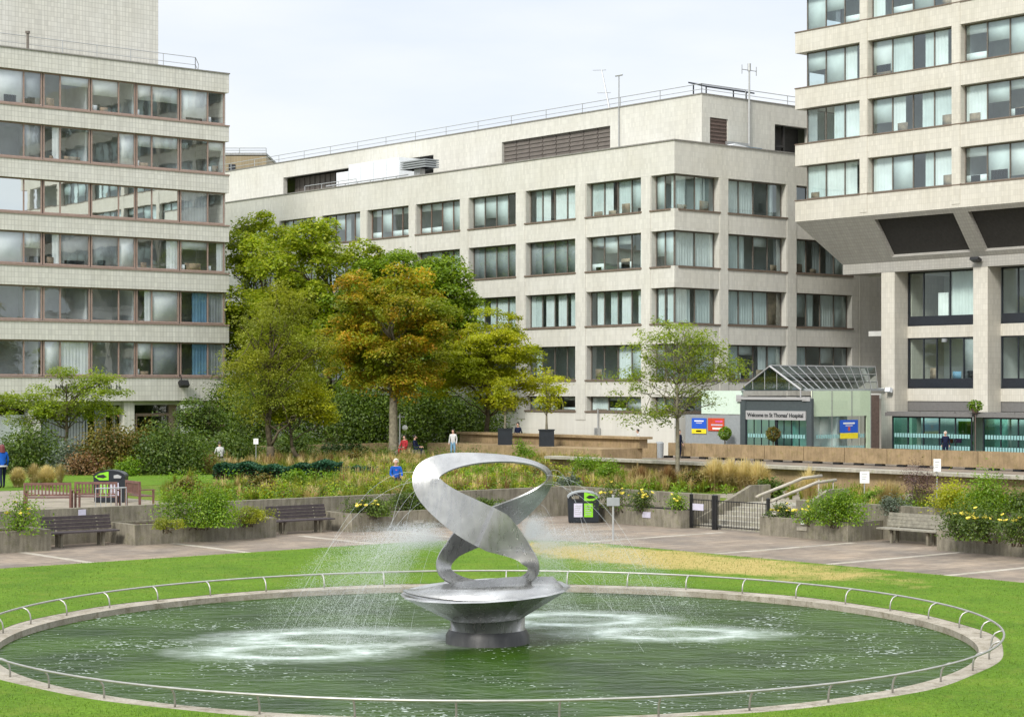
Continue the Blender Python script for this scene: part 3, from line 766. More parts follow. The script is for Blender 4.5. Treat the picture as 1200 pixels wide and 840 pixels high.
# --- centre block: five storeys with a set back plant storey
CXP, CYP = 84.75, 85.6                      # its near corner
SILL = [16.0, 12.4, 8.8, 5.25, 3.2]; HEAD = [18.2, 14.65, 11.05, 7.5, 4.16]
def centre_block():
    bld = thing('office_block', 'long cream tiled five storey block with set back roof storey behind the trees', 'building', (CXP, CYP, TZ))
    XE, YE, RZ = 118.0, 152.0, 20.25
    w = MB(); fx = mapper('X', CXP); fy = mapper('Y', CYP); dp = .5
    bands = [(SILL[0]-1.35, SILL[0])]
    levels = [(HEAD[0], RZ)]+[(HEAD[i+1], SILL[i]) for i in range(4)]+[(.3, SILL[4])]
    left_px = [(763, 790), (687, 751), (616, 674), (549.3, 604.3), (487.6, 538.8), (430.5, 478.7), (377.5, 422), (328, 370), (282, 321)]
    L = []
    for (a, c) in left_px:
        y1, _ = on_x(a, CXP); y0, _ = on_x(c, CXP); L.append([y0, y1])
    L[0][0] = CYP+.45
    Rr = []
    for (a, c) in ((790, 842.7), (853.7, 921.5), (933.6, 998.5)):
        x0, _ = on_y(a, CYP); x1, _ = on_y(c, CYP); Rr.append([x0, x1])
    Rr[0][0] = CXP+.45
    pit = L[1][0]-L[2][0]
    for (z0, z1) in levels:
        if z1 == SILL[4]: continue
        fx(w, CYP, YE, 0, dp, z0, z1); fy(w, CXP+dp, XE, 0, dp, z0, z1)
    # piers between windows, a hair back from the bands; the corner itself stays glass
    for i in range(len(L)):
        y_hi = L[i+1][0] if i+1 < len(L) else YE
        fx(w, L[i][1], y_hi, .012, dp, SILL[4], HEAD[0])
    for i in range(len(Rr)):
        x_hi = Rr[i+1][0] if i+1 < len(Rr) else XE
        fy(w, Rr[i][1], x_hi, .012, dp, SILL[4], HEAD[0])
    # pilaster strips just proud of the bands
    for i in range(len(L)-1): fx(w, L[i][1]+.05, L[i+1][0]-.05, -.035, .0, SILL[4]-.6, HEAD[0]-.02)
    for i in range(len(Rr)-1): fy(w, Rr[i][1]+.05, Rr[i+1][0]-.05, -.035, .0, SILL[4]-.6, HEAD[0]-.02)
    fy(w, 102.6, 102.7, -.02, 0, .5, HEAD[0])
    w.build('wall', M['tile_mid'], bld)
    g = MB(); fx(g, CYP, YE, .003, dp, .3, SILL[4]-.003); fy(g, CXP+dp, XE, .003, dp, .3, SILL[4]-.003); g.build('ground_floor_wall', M['white_wall'], bld)
    c = MB(); fx(c, CYP-.06, YE, -.06, .56, RZ, RZ+.09); fy(c, CXP+.56, XE, -.06, .56, RZ, RZ+.09); c.build('coping', M['coping'], bld)
    # roof deck and hidden sides
    r = MB(); r.box(CXP+dp, XE, CYP+dp, YE, 19.0, 19.3); r.box(XE-.4, XE, CYP+dp, YE, .3, 19.0); r.box(CXP+dp, XE-.4, YE-.4, YE, .3, 19.0); r.build('roof', M['roof_grey'], bld)
    interior(bld, CXP+.75, CXP+6.5, CYP+.75, YE-.5, [SILL[4]-2.6]+[s-.75 for s in SILL[::-1]][1:]+[HEAD[0]+.45], (CXP+3.4,), [L[i][1]+.5 for i in range(len(L))])
    interior(bld, CXP+6.7, XE-1, CYP+.75, CYP+6.5, [SILL[4]-2.6]+[s-.75 for s in SILL[::-1]][1:]+[HEAD[0]+.45], [Rr[i][1]+.5 for i in range(len(Rr))], (CYP+3.4,))
    for k in range(5):
        g_ = 'glass_teal'
        for i, (y0, y1) in enumerate(L):
            muls = (.25, .5, .75) if k < 4 else (.34, .67)
            if i == 0: muls = (.5,)
            if i > 6 and k > 1: continue
            cu = rnd_curtains(len(muls)+1, 'mid')
            if k == 3: cu = [q for q in cu if random.random() < .3]
            if k == 2 and i < 5: cu = [(j, 'curt_t' if random.random() < .75 else 'curt_w', 0, random.choice((1, .8, .6)), 0, 1) for j in range(len(muls)+1)]
            if k == 1 and i in (2, 3): cu = [(j, 'blind_g', 0, 1, .0, 1) for j in range(len(muls)+1)]
            if i == 5 and k == 0: cu = [(j, 'blind_w', 0, 1, a, b) for j in (0, 1, 3) for (a, b) in ((.76, 1), (0, .22))]+[(2, 'blind_t', 0, 1, .2, 1)]
            if i == 4 and k == 0: cu = [(0, 'blind_t', 0, 1, 0, 1), (1, 'blind_t', 0, 1, 0, 1), (2, 'blind_w', 0, 1, 0, .2), (3, 'blind_w', 0, 1, 0, .2), (2, 'blind_w', 0, 1, .75, 1), (3, 'blind_w', 0, 1, .75, 1)]
            window(bld, 'X', CXP, y0, y1, SILL[k], HEAD[k], .42, M['dark_frame'] if i < 4 else M['brown_frame'], M[g_], muls, cu, M['sill'])
        for i, (x0, x1) in enumerate(Rr):
            muls = (.25, .5, .75) if k < 4 else (.34, .67)
            if i == 0: muls = (.5,)
            cu = rnd_curtains(len(muls)+1, 'mid')
            if k == 2 and i < 2: cu = [(j, 'curt_t', 0, random.choice((1, .8)), 0, 1) for j in range(3 if i else 2)]
            if k == 2 and i == 1: cu.append((3, 'blind_f', 0, 1, 0, 1))
            window(bld, 'Y', CYP, x0, x1, SILL[k], HEAD[k], .42, M['dark_frame'], M[g_], muls, cu, M['sill'])
    # plant storey
    px_, py_ = CXP+5.5, CYP+3.0; PT = 24.05; pdp = .4
    q = MB(); fx2 = mapper('X', px_); fy2 = mapper('Y', py_)
    def ywall(px): return on_x(px, px_)[0]
    lv0, lv1 = ywall(715), ywall(588); rc0, rc1 = ywall(508), ywall(332)
    fx2(q, py_, lv0, 0, pdp, 19.3, PT); fx2(q, lv0, lv1, 0, pdp, 22.9, PT); fx2(q, lv1, rc0, 0, pdp, 19.3, PT); fx2(q, rc0, rc1, 0, pdp, 22.75, PT); fx2(q, rc1, 158, 0, pdp, 19.3, PT)
    xl0, xl1 = on_y(832, py_)[0], on_y(853, py_)[0]; xm0, xm1 = on_y(908, py_)[0], on_y(948, py_)[0]
    fy2(q, px_+pdp, xl0, 0, pdp, 19.3, PT); fy2(q, xl0, xl1, 0, pdp, 22.6, PT); fy2(q, xl1, xm0, 0, pdp, 19.3, PT); fy2(q, xm0, xm1, 0, pdp, 22.7, PT); fy2(q, xm1, XE, 0, pdp, 19.3, PT)
    q.build('plant_storey_wall', M['tile_mid'], bld)
    q = MB(); fx2(q, py_-.05, 158, -.05, .45, PT, PT+.08); fy2(q, px_+.45, XE, -.05, .45, PT, PT+.08); q.build('plant_storey_coping', M['coping'], bld)
    q = MB(); q.box(px_+.4, XE, py_+.4, 158, PT-.5, PT-.3); q.box(px_+8, px_+8.3, lv0-2, 158, 19.3, PT-.5); q.build('plant_storey_roof', M['roof_grey'], bld)
    lo = MB()
    n = 8
    for k in range(n):
        a, b_ = lv0+(lv1-lv0)*k/n, lv0+(lv1-lv0)*(k+1)/n
        fx2(lo, a+.04, b_-.04, .22, .3, 19.3, 22.9)
        for z in np.arange(19.5, 22.8, .3): fx2(lo, a+.06, b_-.06, .16, .22, z, z+.12)
    lo.build('louvre', M['louvre'], bld)
    lo = MB(); fx2(lo, ywall(392), rc1, 1.2, 1.3, 19.3, 22.75)
    for k in range(10): fx2(lo, ywall(392)+(rc1-ywall(392))*k/10, ywall(392)+(rc1-ywall(392))*k/10+.12, 1.12, 1.2, 19.3, 22.75)
    lo.build('louvre', M['louvre'], bld)
    lo = MB(); fy2(lo, xl0, xl1, .12, .2, 19.3, 22.6)
    for z in np.arange(19.4, 22.5, .25): fy2(lo, xl0+.05, xl1-.05, .06, .12, z, z+.1)
    lo.build('louvre', M['brown_post'], bld)
    lo = MB(); fy2(lo, xm0, xm1, 1.0, 1.1, 19.3, 22.7); fy2(lo, xm0+1.2, xm0+1.35, .3, .5, 19.3, 22.7); fy2(lo, xm0, xm0+1.2, .3, .4, 21.2, 21.35); lo.build('louvre', M['dark_panel'], bld)
    roof_rail(bld, [(px_+.5, 156, PT+.08), (px_+.5, py_+.5, PT+.08), (XE-2, py_+.5, PT+.08)], .72, .03, 4.0)
    roof_rail(bld, [(CXP+1.0, on_x(405, CXP)[0], 20.1), (CXP+1.0, on_x(345, CXP)[0], 20.1)], .8, .03, 2.5)
    # aerials and a mast on the plant storey
    def roofpt(px): return Vector((px_+.25, ywall(px), PT))
    a = MB(); b0 = roofpt(716); b0.z = 22.6; tilt = (ywall(700)-ywall(716))
    top = b0+Vector((-.1, tilt*.8, 4.3)); a.tube([b0, top], [.10, .05], 6)
    for f_, l_ in ((1, .9), (.62, .9), (.32, .5)):
        q_ = b0+(top-b0)*f_; a.tube([q_+Vector((0, l_, .1)), q_-Vector((0, l_*.5, .05))], .025, 4)
    a.build('antenna', M['pale_steel'], bld)
    a = MB(); b0 = roofpt(726); a.tube([b0-Vector((.3, 0, 4.5)), b0-Vector((.3, 0, -.2))], .05, 5); a.tube([b0-Vector((.3, 0, .2)), b0+Vector((-.3, 0, 2.2))], .045, 5); a.tube([b0+Vector((-.3, -.35, 2.2)), b0+Vector((-.3, .35, 2.2))], .06, 5); a.build('antenna', M['pale_steel'], bld)
    xx = on_y(876, py_)[0]; a = MB(); a.tube([(xx, py_-.15, 21), (xx, py_-.15, 26.3)], .07, 6)
    a.tube([(xx-.7, py_-.15, 26.05), (xx+.7, py_-.15, 26.05)], .03, 5); a.tube([(xx, py_-.15, 26.0), (xx, py_-.15, 26.5)], .12, 6)
    for s_ in (-.7, .7): a.tube([(xx+s_, py_-.15, 25.75), (xx+s_, py_-.15, 26.35)], .03, 5)
    a.box(xx-2.2, xx-.2, py_-.3, py_-.05, 20.9, 21.1); a.build('mast', M['pale_steel'], bld)
    x0 = on_y(838, py_)[0]+.5; a = MB(); a.prism([(x0, py_+1.2, PT+.75), (x0+4.6, py_+1.2, PT+.75), (x0+4.6, py_+3.0, PT+1.25), (x0, py_+3.0, PT+1.25)], (0, 0, .1))
    for dx in (.3, 4.2): a.tube([(x0+dx, py_+1.6, PT), (x0+dx, py_+1.6, PT+.9)], .05, 5); a.tube([(x0+dx, py_+2.8, PT), (x0+dx, py_+2.8, PT+1.2)], .05, 5)
    a.build('roof_panel', M['black_frame'], bld)
centre_block()
# white ventilation housing and grey cowl standing on the roof in front of the plant storey
def roof_plant():
    px_ = CXP+2.6
    y0, y1 = on_x(468, px_)[0], on_x(394, px_)[0]
    t = thing('ventilation_housing', 'white boxy ventilation housing on the roof of the long cream block', 'ventilation unit', (px_, (y0+y1)/2, 19.3))
    b = MB(); n = 5
    for k in range(n):
        a, c = y0+(y1-y0)*k/n, y0+(y1-y0)*(k+1)/n
        b.box(px_, px_+2.2, a+.03, c-.03, 19.5, 22.4-(.5 if k == n-1 else 0))
    b.build('casing', M['white_metal'], t)
    b = MB(); b.tube([(px_-.3, y0-1.5, 20.9), (px_-.3, y1+1, 20.9)], .05, 6); b.box(px_+.1, px_+2.1, y0, y1, 19.3, 19.5)
    for k in range(6): b.tube([(px_-.3, y0+(y1-y0)*k/5, 19.3), (px_-.3, y0+(y1-y0)*k/5, 20.9)], .04, 5)
    b.build('frame', M['pale_steel'], t)
    px2 = CXP+1.8; yc = on_x(490, px2)[0]
    t = thing('roof_cowl', 'grey slatted air cowl on a stalk at the roof edge beside the white housing', 'air cowl', (px2, yc, 19.3))
    b = MB()
    for k in range(4): b.box(px2-.4, px2+.9, yc-1.4, yc+1.7, 21.15+.17*k, 21.25+.17*k)
    b.box(px2-.25, px2+.75, yc-1.2, yc+1.5, 21.15, 21.7); b.build('slats', M['grey_panel'], t)
    b = MB(); b.box(px2, px2+.5, yc-.2, yc+.5, 19.3, 21.15); b.build('stalk', M['pale_steel'], t)
    xx = on_y(862, CYP+1.2)[0]
    t = thing('roof_cover', 'white and blue covered roof box near the dark louvre on the right', 'cover', (xx, CYP+1.2, 19.3))
    b = MB(); b.prism([(xx-1.2, CYP+.8, 19.4), (xx+.8, CYP+.8, 19.4), (xx+.8, CYP+.8, 20.5), (xx-.4, CYP+.8, 20.65), (xx-1.2, CYP+.8, 20.4)], (0, 1.2, 0)); b.build('casing', M['white_metal'], t)
    b = MB(); b.box(xx+.8, xx+2.2, CYP+.9, CYP+1.9, 19.3, 20.55); b.build('lid', M['curtain_blue'], t)
roof_plant()

# --- left block
LY, LX = 117.3, 71.7
LS = [23.4, 19.9, 16.3, 12.9, 9.23, 5.53]; LH = [25.67, 22.2, 18.55, 15.06, 11.5, 7.9]
def left_block():
    bld = thing('office_block', 'grey tiled seven storey block with brown framed ribbon windows at the left', 'building', (LX, LY, TZ))
    XW, YE = 44.0, 134.0; w = MB(); fy = mapper('Y', LY)
    lev = [(LH[0], 27.0)]+[(LH[i+1], LS[i]-.03) for i in range(5)]+[(3.83, LS[5]-.03)]
    for (z0, z1) in lev: w.box(XW, LX, LY, LY+.5, z0, z1); w.box(LX-.5, LX, LY+.5, YE, z0, z1)
    w.box(LX-.46, LX-.16, LY+.24, LY+.5, 3.83, 27.0)
    w.build('wall', M['tile_left'], bld)
    l = MB()
    for s in LS: l.box(XW, LX+.04, LY-.05, LY+.5, s-.13, s-.0305)
    l.build('ledge', M['rose_frame'], bld)
    c = MB(); c.box(XW, LX+.06, LY-.06, YE, 27.0, 27.08); c.build('coping', M['coping'], bld)
    s = MB()
    for s_ in LS: s.box(LX-.44, LX-.1, LY+.5, YE, s_-.03, s_+2.4)
    s.box(XW, XW+.4, LY+.5, YE, 0, 26.9); s.build('side_wall', M['tile_left'], bld)
    interior(bld, XW+.5, LX-.6, LY+.7, LY+7.5, [3.7]+[z-.9 for z in LS[::-1]][1:]+[26.3], [LX-3.72-3.55*i for i in range(7)], (LY+3.6,))
    edges = []
    for a, c_ in ((211, 263), (159.7, 209.7), (106.6, 158.6), (50.6, 105.4), (-8, 49.4)): edges.append((on_y(a, LY+.2)[0], on_y(c_, LY+.2)[0]))
    w0 = edges[-1][0]; wd = edges[3][0]-edges[4][0]
    edges.append((w0-wd, w0-.08)); edges.append((w0-2*wd, w0-wd-.08))
    for k in range(6):
        for i, (x0, x1) in enumerate(edges):
            m = (.62,) if i % 2 == 0 else (.36,)
            cu = rnd_curtains(2, 'left')
            if k == 2: cu = [(0, 'blind_w', 0, 1, 0, 1), (1, 'blind_w', 0, 1, 0, 1)] if i > 1 else [(0, 'curt_g', 0, 1, 0, 1)]  # full white blinds in this row stand in for reflected sky
            if k >= 4 and i > 1: cu = [] if not (k == 5 and i == 3) else [(0, 'blind_w', 0, 1, 0, 1), (1, 'curt_w', 0, 1, 0, 1)]
            if k >= 4 and i == 0: cu = [(0, 'curt_b', .45, 1, 0, 1), (1, 'curt_g', 0, 1, 0, 1)]
            window(bld, 'Y', LY, x0, x1, LS[k], LH[k], .18, M['rose_frame'], M['glass_glare' if k == 2 and i > 0 else 'glass_grey'], m, cu, None, .10)
    roof_rail(bld, [(XW, LY+1.2, 27.08), (on_y(229, LY+1.2)[0], LY+1.2, 27.08)], 1.05, .03, 2.45)
    x_ = on_y(229, LY+1.2)[0]; roof_rail(bld, [(x_, LY+1.2, 27.08), (x_+1.6, LY+3.5, 27.08)], 1.05, .03, 2.4)
    a = MB(); q = Vector((on_y(32.5, LY+1.1)[0], LY+1.1, 27.0)); a.tube([q, q+Vector((0, 0, 1.3))], .1, 6); a.tube([q+Vector((0, 0, 1.3)), q+Vector((0, 0, 1.45))], .17, 6); a.build('vent_pipe', M['dark_frame'], bld)
    # roof tower
    rt = MB(); xr = on_y(185.5, LY+4.5)[0]; rt.box(XW, xr, LY+4.5, YE, 26, 34); rt.box(xr, LX, LY+.5, YE, 26.2, 26.6); rt.build('roof_tower', M['tile_left'], bld)
    # ground floor: columns, cladding, dark entrance
    gz = 3.83; d = 1.1
    for a, c_ in ((-14, -4), (34, 48), (145.5, 157.5), (246, 259)):
        col = MB(); col.box(on_y(a, LY+.3)[0], on_y(c_, LY+.3)[0], LY+.3, LY+1.0, .4, gz); col.build('column', M['tile_left'], bld)
    cl = MB()
    xs = np.linspace(on_y(50, LY+d)[0], on_y(100, LY+d)[0], 15)
    for a, c_ in zip(xs[:-1], xs[1:]): cl.box(a+.03, c_-.03, LY+d, LY+d+.1, .4, gz)
    cl.box(xs[0], xs[-1], LY+d+.1, LY+d+.2, .4, gz); cl.build('cladding', M['grey_panel'], bld)
    pn = MB(); pn.box(on_y(-20, LY+d)[0], on_y(33, LY+d)[0], LY+d, LY+d+.1, .4, gz-.9); pn.build('cladding', M['white_metal'], bld)
    en = MB(); en.box(XW, LX-.5, LY+6, LY+6.2, .4, gz); en.box(XW, LX-.5, LY+1.0, LY+6, gz-.1, gz-.003); en.build('entrance_recess', M['dark_panel'], bld)
    xa, xb, xm = on_y(159, LY+d)[0], on_y(246, LY+d)[0], on_y(202, LY+d)[0]
    f = MB(); f.box(xm-.28, xm+.28, LY+d, LY+d+.2, .4, gz); f.box(xa, xm-.28, LY+d+.02, LY+d+.18, 2.75, 2.95); f.box(xm+.28, xb, LY+d+.02, LY+d+.18, 2.75, 2.95); f.box(xa, xa+.12, LY+d+.02, LY+d+.18, .4, 2.75); f.build('entrance_frame', M['rose_frame'], bld)
    f = MB(); f.add([(xa, LY+d+.1, .5), (xb, LY+d+.1, .5), (xb, LY+d+.1, gz), (xa, LY+d+.1, gz)], [(0, 1, 2, 3)]); f.build('entrance_glazing', M['glass_grey'], bld)
    xw0, xw1 = on_y(101, LY+d)[0], on_y(145, LY+d)[0]
    window(bld, 'Y', LY, xw0, xw1, .6, gz, d, M['grey_panel'], M['glass_grey'], (.25, .5, .75), [(1, 'blind_g', 0, 1, 0, 1)], None, .12)
    # indistinct dark letters along the fascia
    lt = MB(); x = on_y(65, LY)[0]; xe = on_y(142, LY)[0]; r_ = random.Random(3); k = 0
    while x < xe:
        if r_.random() < .12 and k > 3: x += .22; k = 0; continue
        wd_ = r_.uniform(.09, .16); hh = .34 if k == 0 else r_.choice((.22, .22, .32))
        lt.box(x, x+.045, LY-.03, LY-.001, 4.62, 4.62+hh)
        if r_.random() < .8: lt.box(x+.05, x+wd_, LY-.028, LY-.002, 4.62+.17, 4.62+.215)
        if r_.random() < .6: lt.box(x+wd_-.04, x+wd_+.004, LY-.029, LY-.0015, 4.62, 4.62+.165)
        x += wd_+.06; k += 1
    lt.build('lettering', M['lettering'], bld)
    fl = MB(); q = Vector((on_y(212, LY)[0], LY-.4, 5.0)); fl.obox(q, (1, 0, 0), .34, (0, .8, -.5), .16, (0, .5, .8), .22); fl.tube([q+Vector((-.15, 0, .2)), q+Vector((-.2, .1, .65))], .035, 5); fl.tube([q+Vector((0, .1, .1)), q+Vector((0, .4, .25))], .05, 5); fl.build('floodlight', M['black'], bld)
left_block()
q = Vector((on_y(258, LY-.3)[0], LY-.35, 0))
b = MB(); n = 8
for k in range(n+1):
    z = 1.7+1.75*k/n; yy = q.y+.05*math.sin(k*1.3)
    b.v += [(q.x-.42, yy, z), (q.x+.42, yy+.04, z), (q.x+.42, yy+.07, z), (q.x-.42, yy+.03, z)]
for k in range(n):
    for j in range(4): b.f.append((4*k+j, 4*k+(j+1) % 4, 4*k+4+(j+1) % 4, 4*k+4+j)); b.mi.append(0)
b.f += [(3, 2, 1, 0), (4*n, 4*n+1, 4*n+2, 4*n+3)]; b.mi += [0, 0]
tag(b.build('banner', M['pink'], None, (q.x, q.y, 1.7)), 'bright pink cloth banner hanging at the corner of the grey block', 'banner')

# --- right tower on columns
TX, TY = 92.76, 82.7
TS = [16.8, 20.4, 24.0, 27.6, 31.2]; THD = [18.95, 22.6, 26.2, 29.8, 33.4]
def tower():
    bld = thing('tower_block', 'cream tiled tower overhanging grey columns at the right', 'building', (TX, TY, .45))
    YR = 40.0; XE = 116.0; fx = mapper('X', TX); w = MB(); dp = .5
    pil = [(TY-5.96, TY-5.30)]
    while pil[-1][0] > YR+7: pil.append((pil[-1][0]-7.0, pil[-1][1]-7.0))
    lev = [(15.39, TS[0]-.03)]+[(THD[i], TS[i+1]-.03) for i in range(4)]+[(THD[4], 36)]
    for (z0, z1) in lev: fx(w, YR, TY, 0, dp, z0, z1); w.box(TX+dp, XE, TY-.5, TY, z0, z1)
    for (a, c) in pil: fx(w, a, c, .012, dp, TS[0], THD[4])
    for (a, c) in pil: fx(w, a+.04, c-.04, -.03, 0, 15.6, 36)
    w.build('wall', M['tile_tower'], bld)
    s = MB()
    for z in TS: fx(s, YR, TY+.03, -.04, .5, z-.10, z-.0305); s.box(TX+.5, XE, TY-.5, TY+.03, z-.10, z-.0305)
    s.build('ledge', M['sill'], bld)
    interior(bld, TX+.9, TX+7.5, YR, TY-.9, [15.9]+[z-.8 for z in TS[1:]]+[34], (TX+3.6,), [p_[0]+.3 for p_ in pil])
    for k in range(5):
        e = [(pil[0][1], TY-.62)]+[(pil[i+1][1], pil[i][0]) for i in range(len(pil)-1)]
        for i, (y0, y1) in enumerate(e):
            if y1 < 52: continue
            m = (.25, .5, .75) if i else (.33, .66)
            window(bld, 'X', TX, y0, y1, TS[k], THD[k], .42, M['dark_frame'], M['glass_teal'], m, rnd_curtains(len(m)+1, 'mid'), None)
        window(bld, 'Y', TY, TX+.62, TX+5.5, TS[k], THD[k], -.62, M['dark_frame'], M['glass_teal'], (.33, .66), rnd_curtains(3, 'mid'), None)
    # slanting soffit with ribs and dark panels
    LX2, LY2, ZB, ZT = 94.9, 80.55, 12.6, 15.39
    so = MB()
    def sp(u, y, off=0.0):           # u 0 at the top edge, 1 at the beam; off = depth behind the slope
        x = TX+(LX2-TX)*u; z = ZT+(ZB-ZT)*u; return (x+off*.78, y, z+off*.6)
    def lasty(u): return TY+(LY2-TY)*u
    so.add([sp(0, YR), sp(0, TY), sp(.10, lasty(.10)), sp(.10, YR)], [(0, 1, 2, 3)])
    so.add([sp(.90, YR), sp(.90, lasty(.90)), sp(1, LY2), sp(1, YR)], [(0, 1, 2, 3)])
    cols = [(LY2-4.16-7*i, LY2-3.11-7*i) for i in range(5)]
    so.add([sp(.10, cols[0][0]), sp(.10, lasty(.10)), sp(.90, lasty(.90)), sp(.90, cols[0][0])], [(0, 1, 2, 3)])
    for (a, c) in cols[1:]: so.add([sp(.10, a), sp(.10, c), sp(.90, c), sp(.90, a)], [(0, 1, 2, 3)])
    so.add([(TX, TY, ZT), (XE, TY, ZT), (XE, LY2, ZB), (LX2, LY2, ZB)], [(0, 1, 2, 3)])
    for (u) in (.10, .90):
        for i in range(4): so.add([sp(u, cols[i+1][1]), sp(u, cols[i][0]), sp(u, cols[i][0], .3), sp(u, cols[i+1][1], .3)], [(0, 1, 2, 3)])
    for i in range(4):
        for yy in (cols[i+1][1], cols[i][0]): so.add([sp(.1, yy), sp(.9, yy), sp(.9, yy, .3), sp(.1, yy, .3)], [(0, 1, 2, 3)])
    so.build('soffit', M['tile_soffit'], bld)
    dk = MB()
    for i in range(4): dk.add([sp(.10, cols[i+1][1], .28), sp(.10, cols[i][0], .28), sp(.90, cols[i][0], .28), sp(.90, cols[i+1][1], .28)], [(0, 1, 2, 3)])
    dk.build('soffit_panel', M['dark_panel'], bld)
    bm = MB(); bm.box(LX2, LX2+1.3, YR, LY2, 11.97, ZB); bm.box(LX2+1.3, XE, LY2-.6, LY2, 11.97, ZB); bm.box(LX2+1.3, XE, YR, LY2-.6, 12.2, ZB); bm.build('beam', M['tile_soffit'], bld)
    for (a, c) in cols:
        b = MB(); b.box(LX2+.02, LX2+1.32, a, c, .45, 11.97); b.build('column', M['tile_tower'], bld)
    # glazed storeys between the columns
    gx = LX2+1.3; fg = mapper('X', gx)
    fs = MB()
    for i in range(4):
        y0, y1 = cols[i+1][1], cols[i][0]
        for (za_, zb_) in ((7.85, 8.58), (3.9, 4.68)):
            pv = MB(); fg(pv, y0, y1, 0, .3, za_, zb_); pv.build('spandrel', M['tile_tower'], bld)
        fg(fs, y0, y1, .05, .2, 3.3, 3.9)
        for (z0, z1, zz) in ((8.6, 11.97, 9.2), (4.7, 7.85, 5.3)):
            mu = (.12, .46, .80) if z0 > 6 else (.12, .29, .46, .63, .80)
            cu = [(0, 'curt_t', 0, 1, .18, 1), (1, 'curt_t' if z0 > 6 else 'blind_g', 0, 1, .18, 1)] + ([(2, 'curt_w', .1, .5, .18, .6)] if z0 > 6 else [(1, 'blind_b', .1, .8, .18, .34), (2, 'blind_b', .2, .9, .18, .33), (4, 'blind_f', .1, .6, .18, .4)])
            fo = window(bld, 'X', gx, y0, y1, z0, z1, .08, M['black_frame'], M['glass_clear'], mu, cu, None, .09)
            b = MB(); fg(b, y0+.05, y1-.05, .06, .15, z0+.06, zz); b.build('apron_panel', M['black_frame'], fo)
    fs.build('fascia', M['canopy'], bld)
    interior(bld, gx+.4, gx+6.5, YR, LY2-.7, [.5, 4.2, 8.2, 12.0], (gx+3.6,), [c_[0]+.5 for c_ in cols])
    sd_ = MB(); sd_.box(gx+.3, XE, cols[0][0]-.1, cols[0][0]+.2, .45, 12); sd_.build('side_wall', M['tile_tower'], bld)
    # lamps on the wall
    for (px, z, m_) in ((1144, 12.05, 'black'),):
        y, D = on_x(px, LX2-.3); b = MB(); b.obox((LX2-.35, y, z+.35), (0, 1, 0), .3, (1, 0, -.4), .2, (.4, 0, 1), .09); b.tube([(LX2-.3, y, z+.35), (LX2+.1, y, z+.3)], .04, 5); b.build('floodlight', M[m_], bld)
    y, D = on_x(1043, LX2); z = hgt(457, D); b = MB(); b.obox((LX2-.25, y-.1, z), (0, 1, 0), .19, (1, 0, -.3), .14, (.3, 0, 1), .14); b.tube([(LX2-.2, y+.3, z+.05), (LX2-.2, y+.75, z+.05)], .07, 6); b.tube([(LX2-.2, y, z), (LX2+.1, y, z)], .05, 5); b.build('floodlight', M['white_metal'], bld)
    y = 73.4; b = MB(); b.tube([(gx-.2, y, 7.55), (gx-.2, y, 7.75)], .16, 8); b.tube([(gx-.2, y, 7.65), (gx+.1, y, 7.65)], .05, 5); b.build('camera_dome', M['grey_panel'], bld)
tower()

# --- flat canopies with glass screens at the tower's foot
def canopy(y0, y1, label, colourful):
    x0 = 92.1; t = thing('entrance_canopy', label, 'canopy', (x0, (y0+y1)/2, .45), 'canopies at the foot of the tower')
    b = MB(); b.box(x0, 94.85, y0, y1, 3.02, 3.24); n = 5
    for k in range(n): b.box(x0+.1, 94.8, y0+(y1-y0)*k/n+.05, y0+(y1-y0)*(k+1)/n-.05, 3.24, 3.29)
    b.build('roof', M['canopy'], t)
    fr = MB(); n = 5
    for k in range(n+1):
        y = y0+.3+(y1-y0-.6)*k/n; fr.box(x0+.35, x0+.43, y-.035, y+.035, .45, 3.02)
    fr.box(x0+.36, x0+.42, y0+.3, y1-.3, 2.92, 3.015); fr.build('frame', M['black_frame'], t)
    g_ = MB(); g_.add([(x0+.39, y0+.3, .5), (x0+.39, y1-.3, .5), (x0+.39, y1-.3, 2.95), (x0+.39, y0+.3, 2.95)], [(3, 2, 1, 0)])
    g_.add([(x0+.39, y1-.3, .5), (94.8, y1-.3, .5), (94.8, y1-.3, 2.95), (x0+.39, y1-.3, 2.95)], [(0, 1, 2, 3)]); g_.build('glass_screen', M['glass_green'], t)
    mk = MB()
    for z in (1.05, 1.75):
        y = y0+.4
        while y < y1-.45:
            mk.box(x0+.30, x0+.34, y, y+.13, z, z+.24); y += .2
    mk.build('glass_marking', M['marking'], t)
    bk = MB(); bk.box(95.6, 95.75, y0, y1, .45, 3.0); bk.build('back_wall', M['interior'], t)
    if colourful:
        for (m_, a, c_, z0, z1) in (('red_poster', .62, .74, 1.35, 1.6), ('pink', .52, .60, 1.38, 1.64), ('lf_bright', .30, .55, 1.9, 2.7), ('lime', .25, .40, 1.3, 1.5)):
            b = MB(); b.box(95.5, 95.58, y0+(y1-y0)*a, y0+(y1-y0)*c_, z0, z1); b.build('wall_picture', M[m_], t)
    else:
        for (m_, a, c_, z0, z1) in (('yellow_poster', .55, .75, 2.2, 2.4), ('red_poster', .3, .5, 2.0, 2.2), ('lime', .42, .5, 1.2, 1.6)):
            b = MB(); b.box(95.5, 95.58, y0+(y1-y0)*a, y0+(y1-y0)*c_, z0, z1); b.build('wall_picture', M[m_], t)
ya = on_x(1037, 92.1)[0]; yb = on_x(1139, 92.1)[0]; yc = on_x(1143, 92.1)[0]
canopy(yb, ya, 'dark flat canopy over green glass screens between the two nearest columns', True)
canopy(yc-6.6, yc, 'dark flat canopy with glass screen at the right edge by the hanging plant', False)

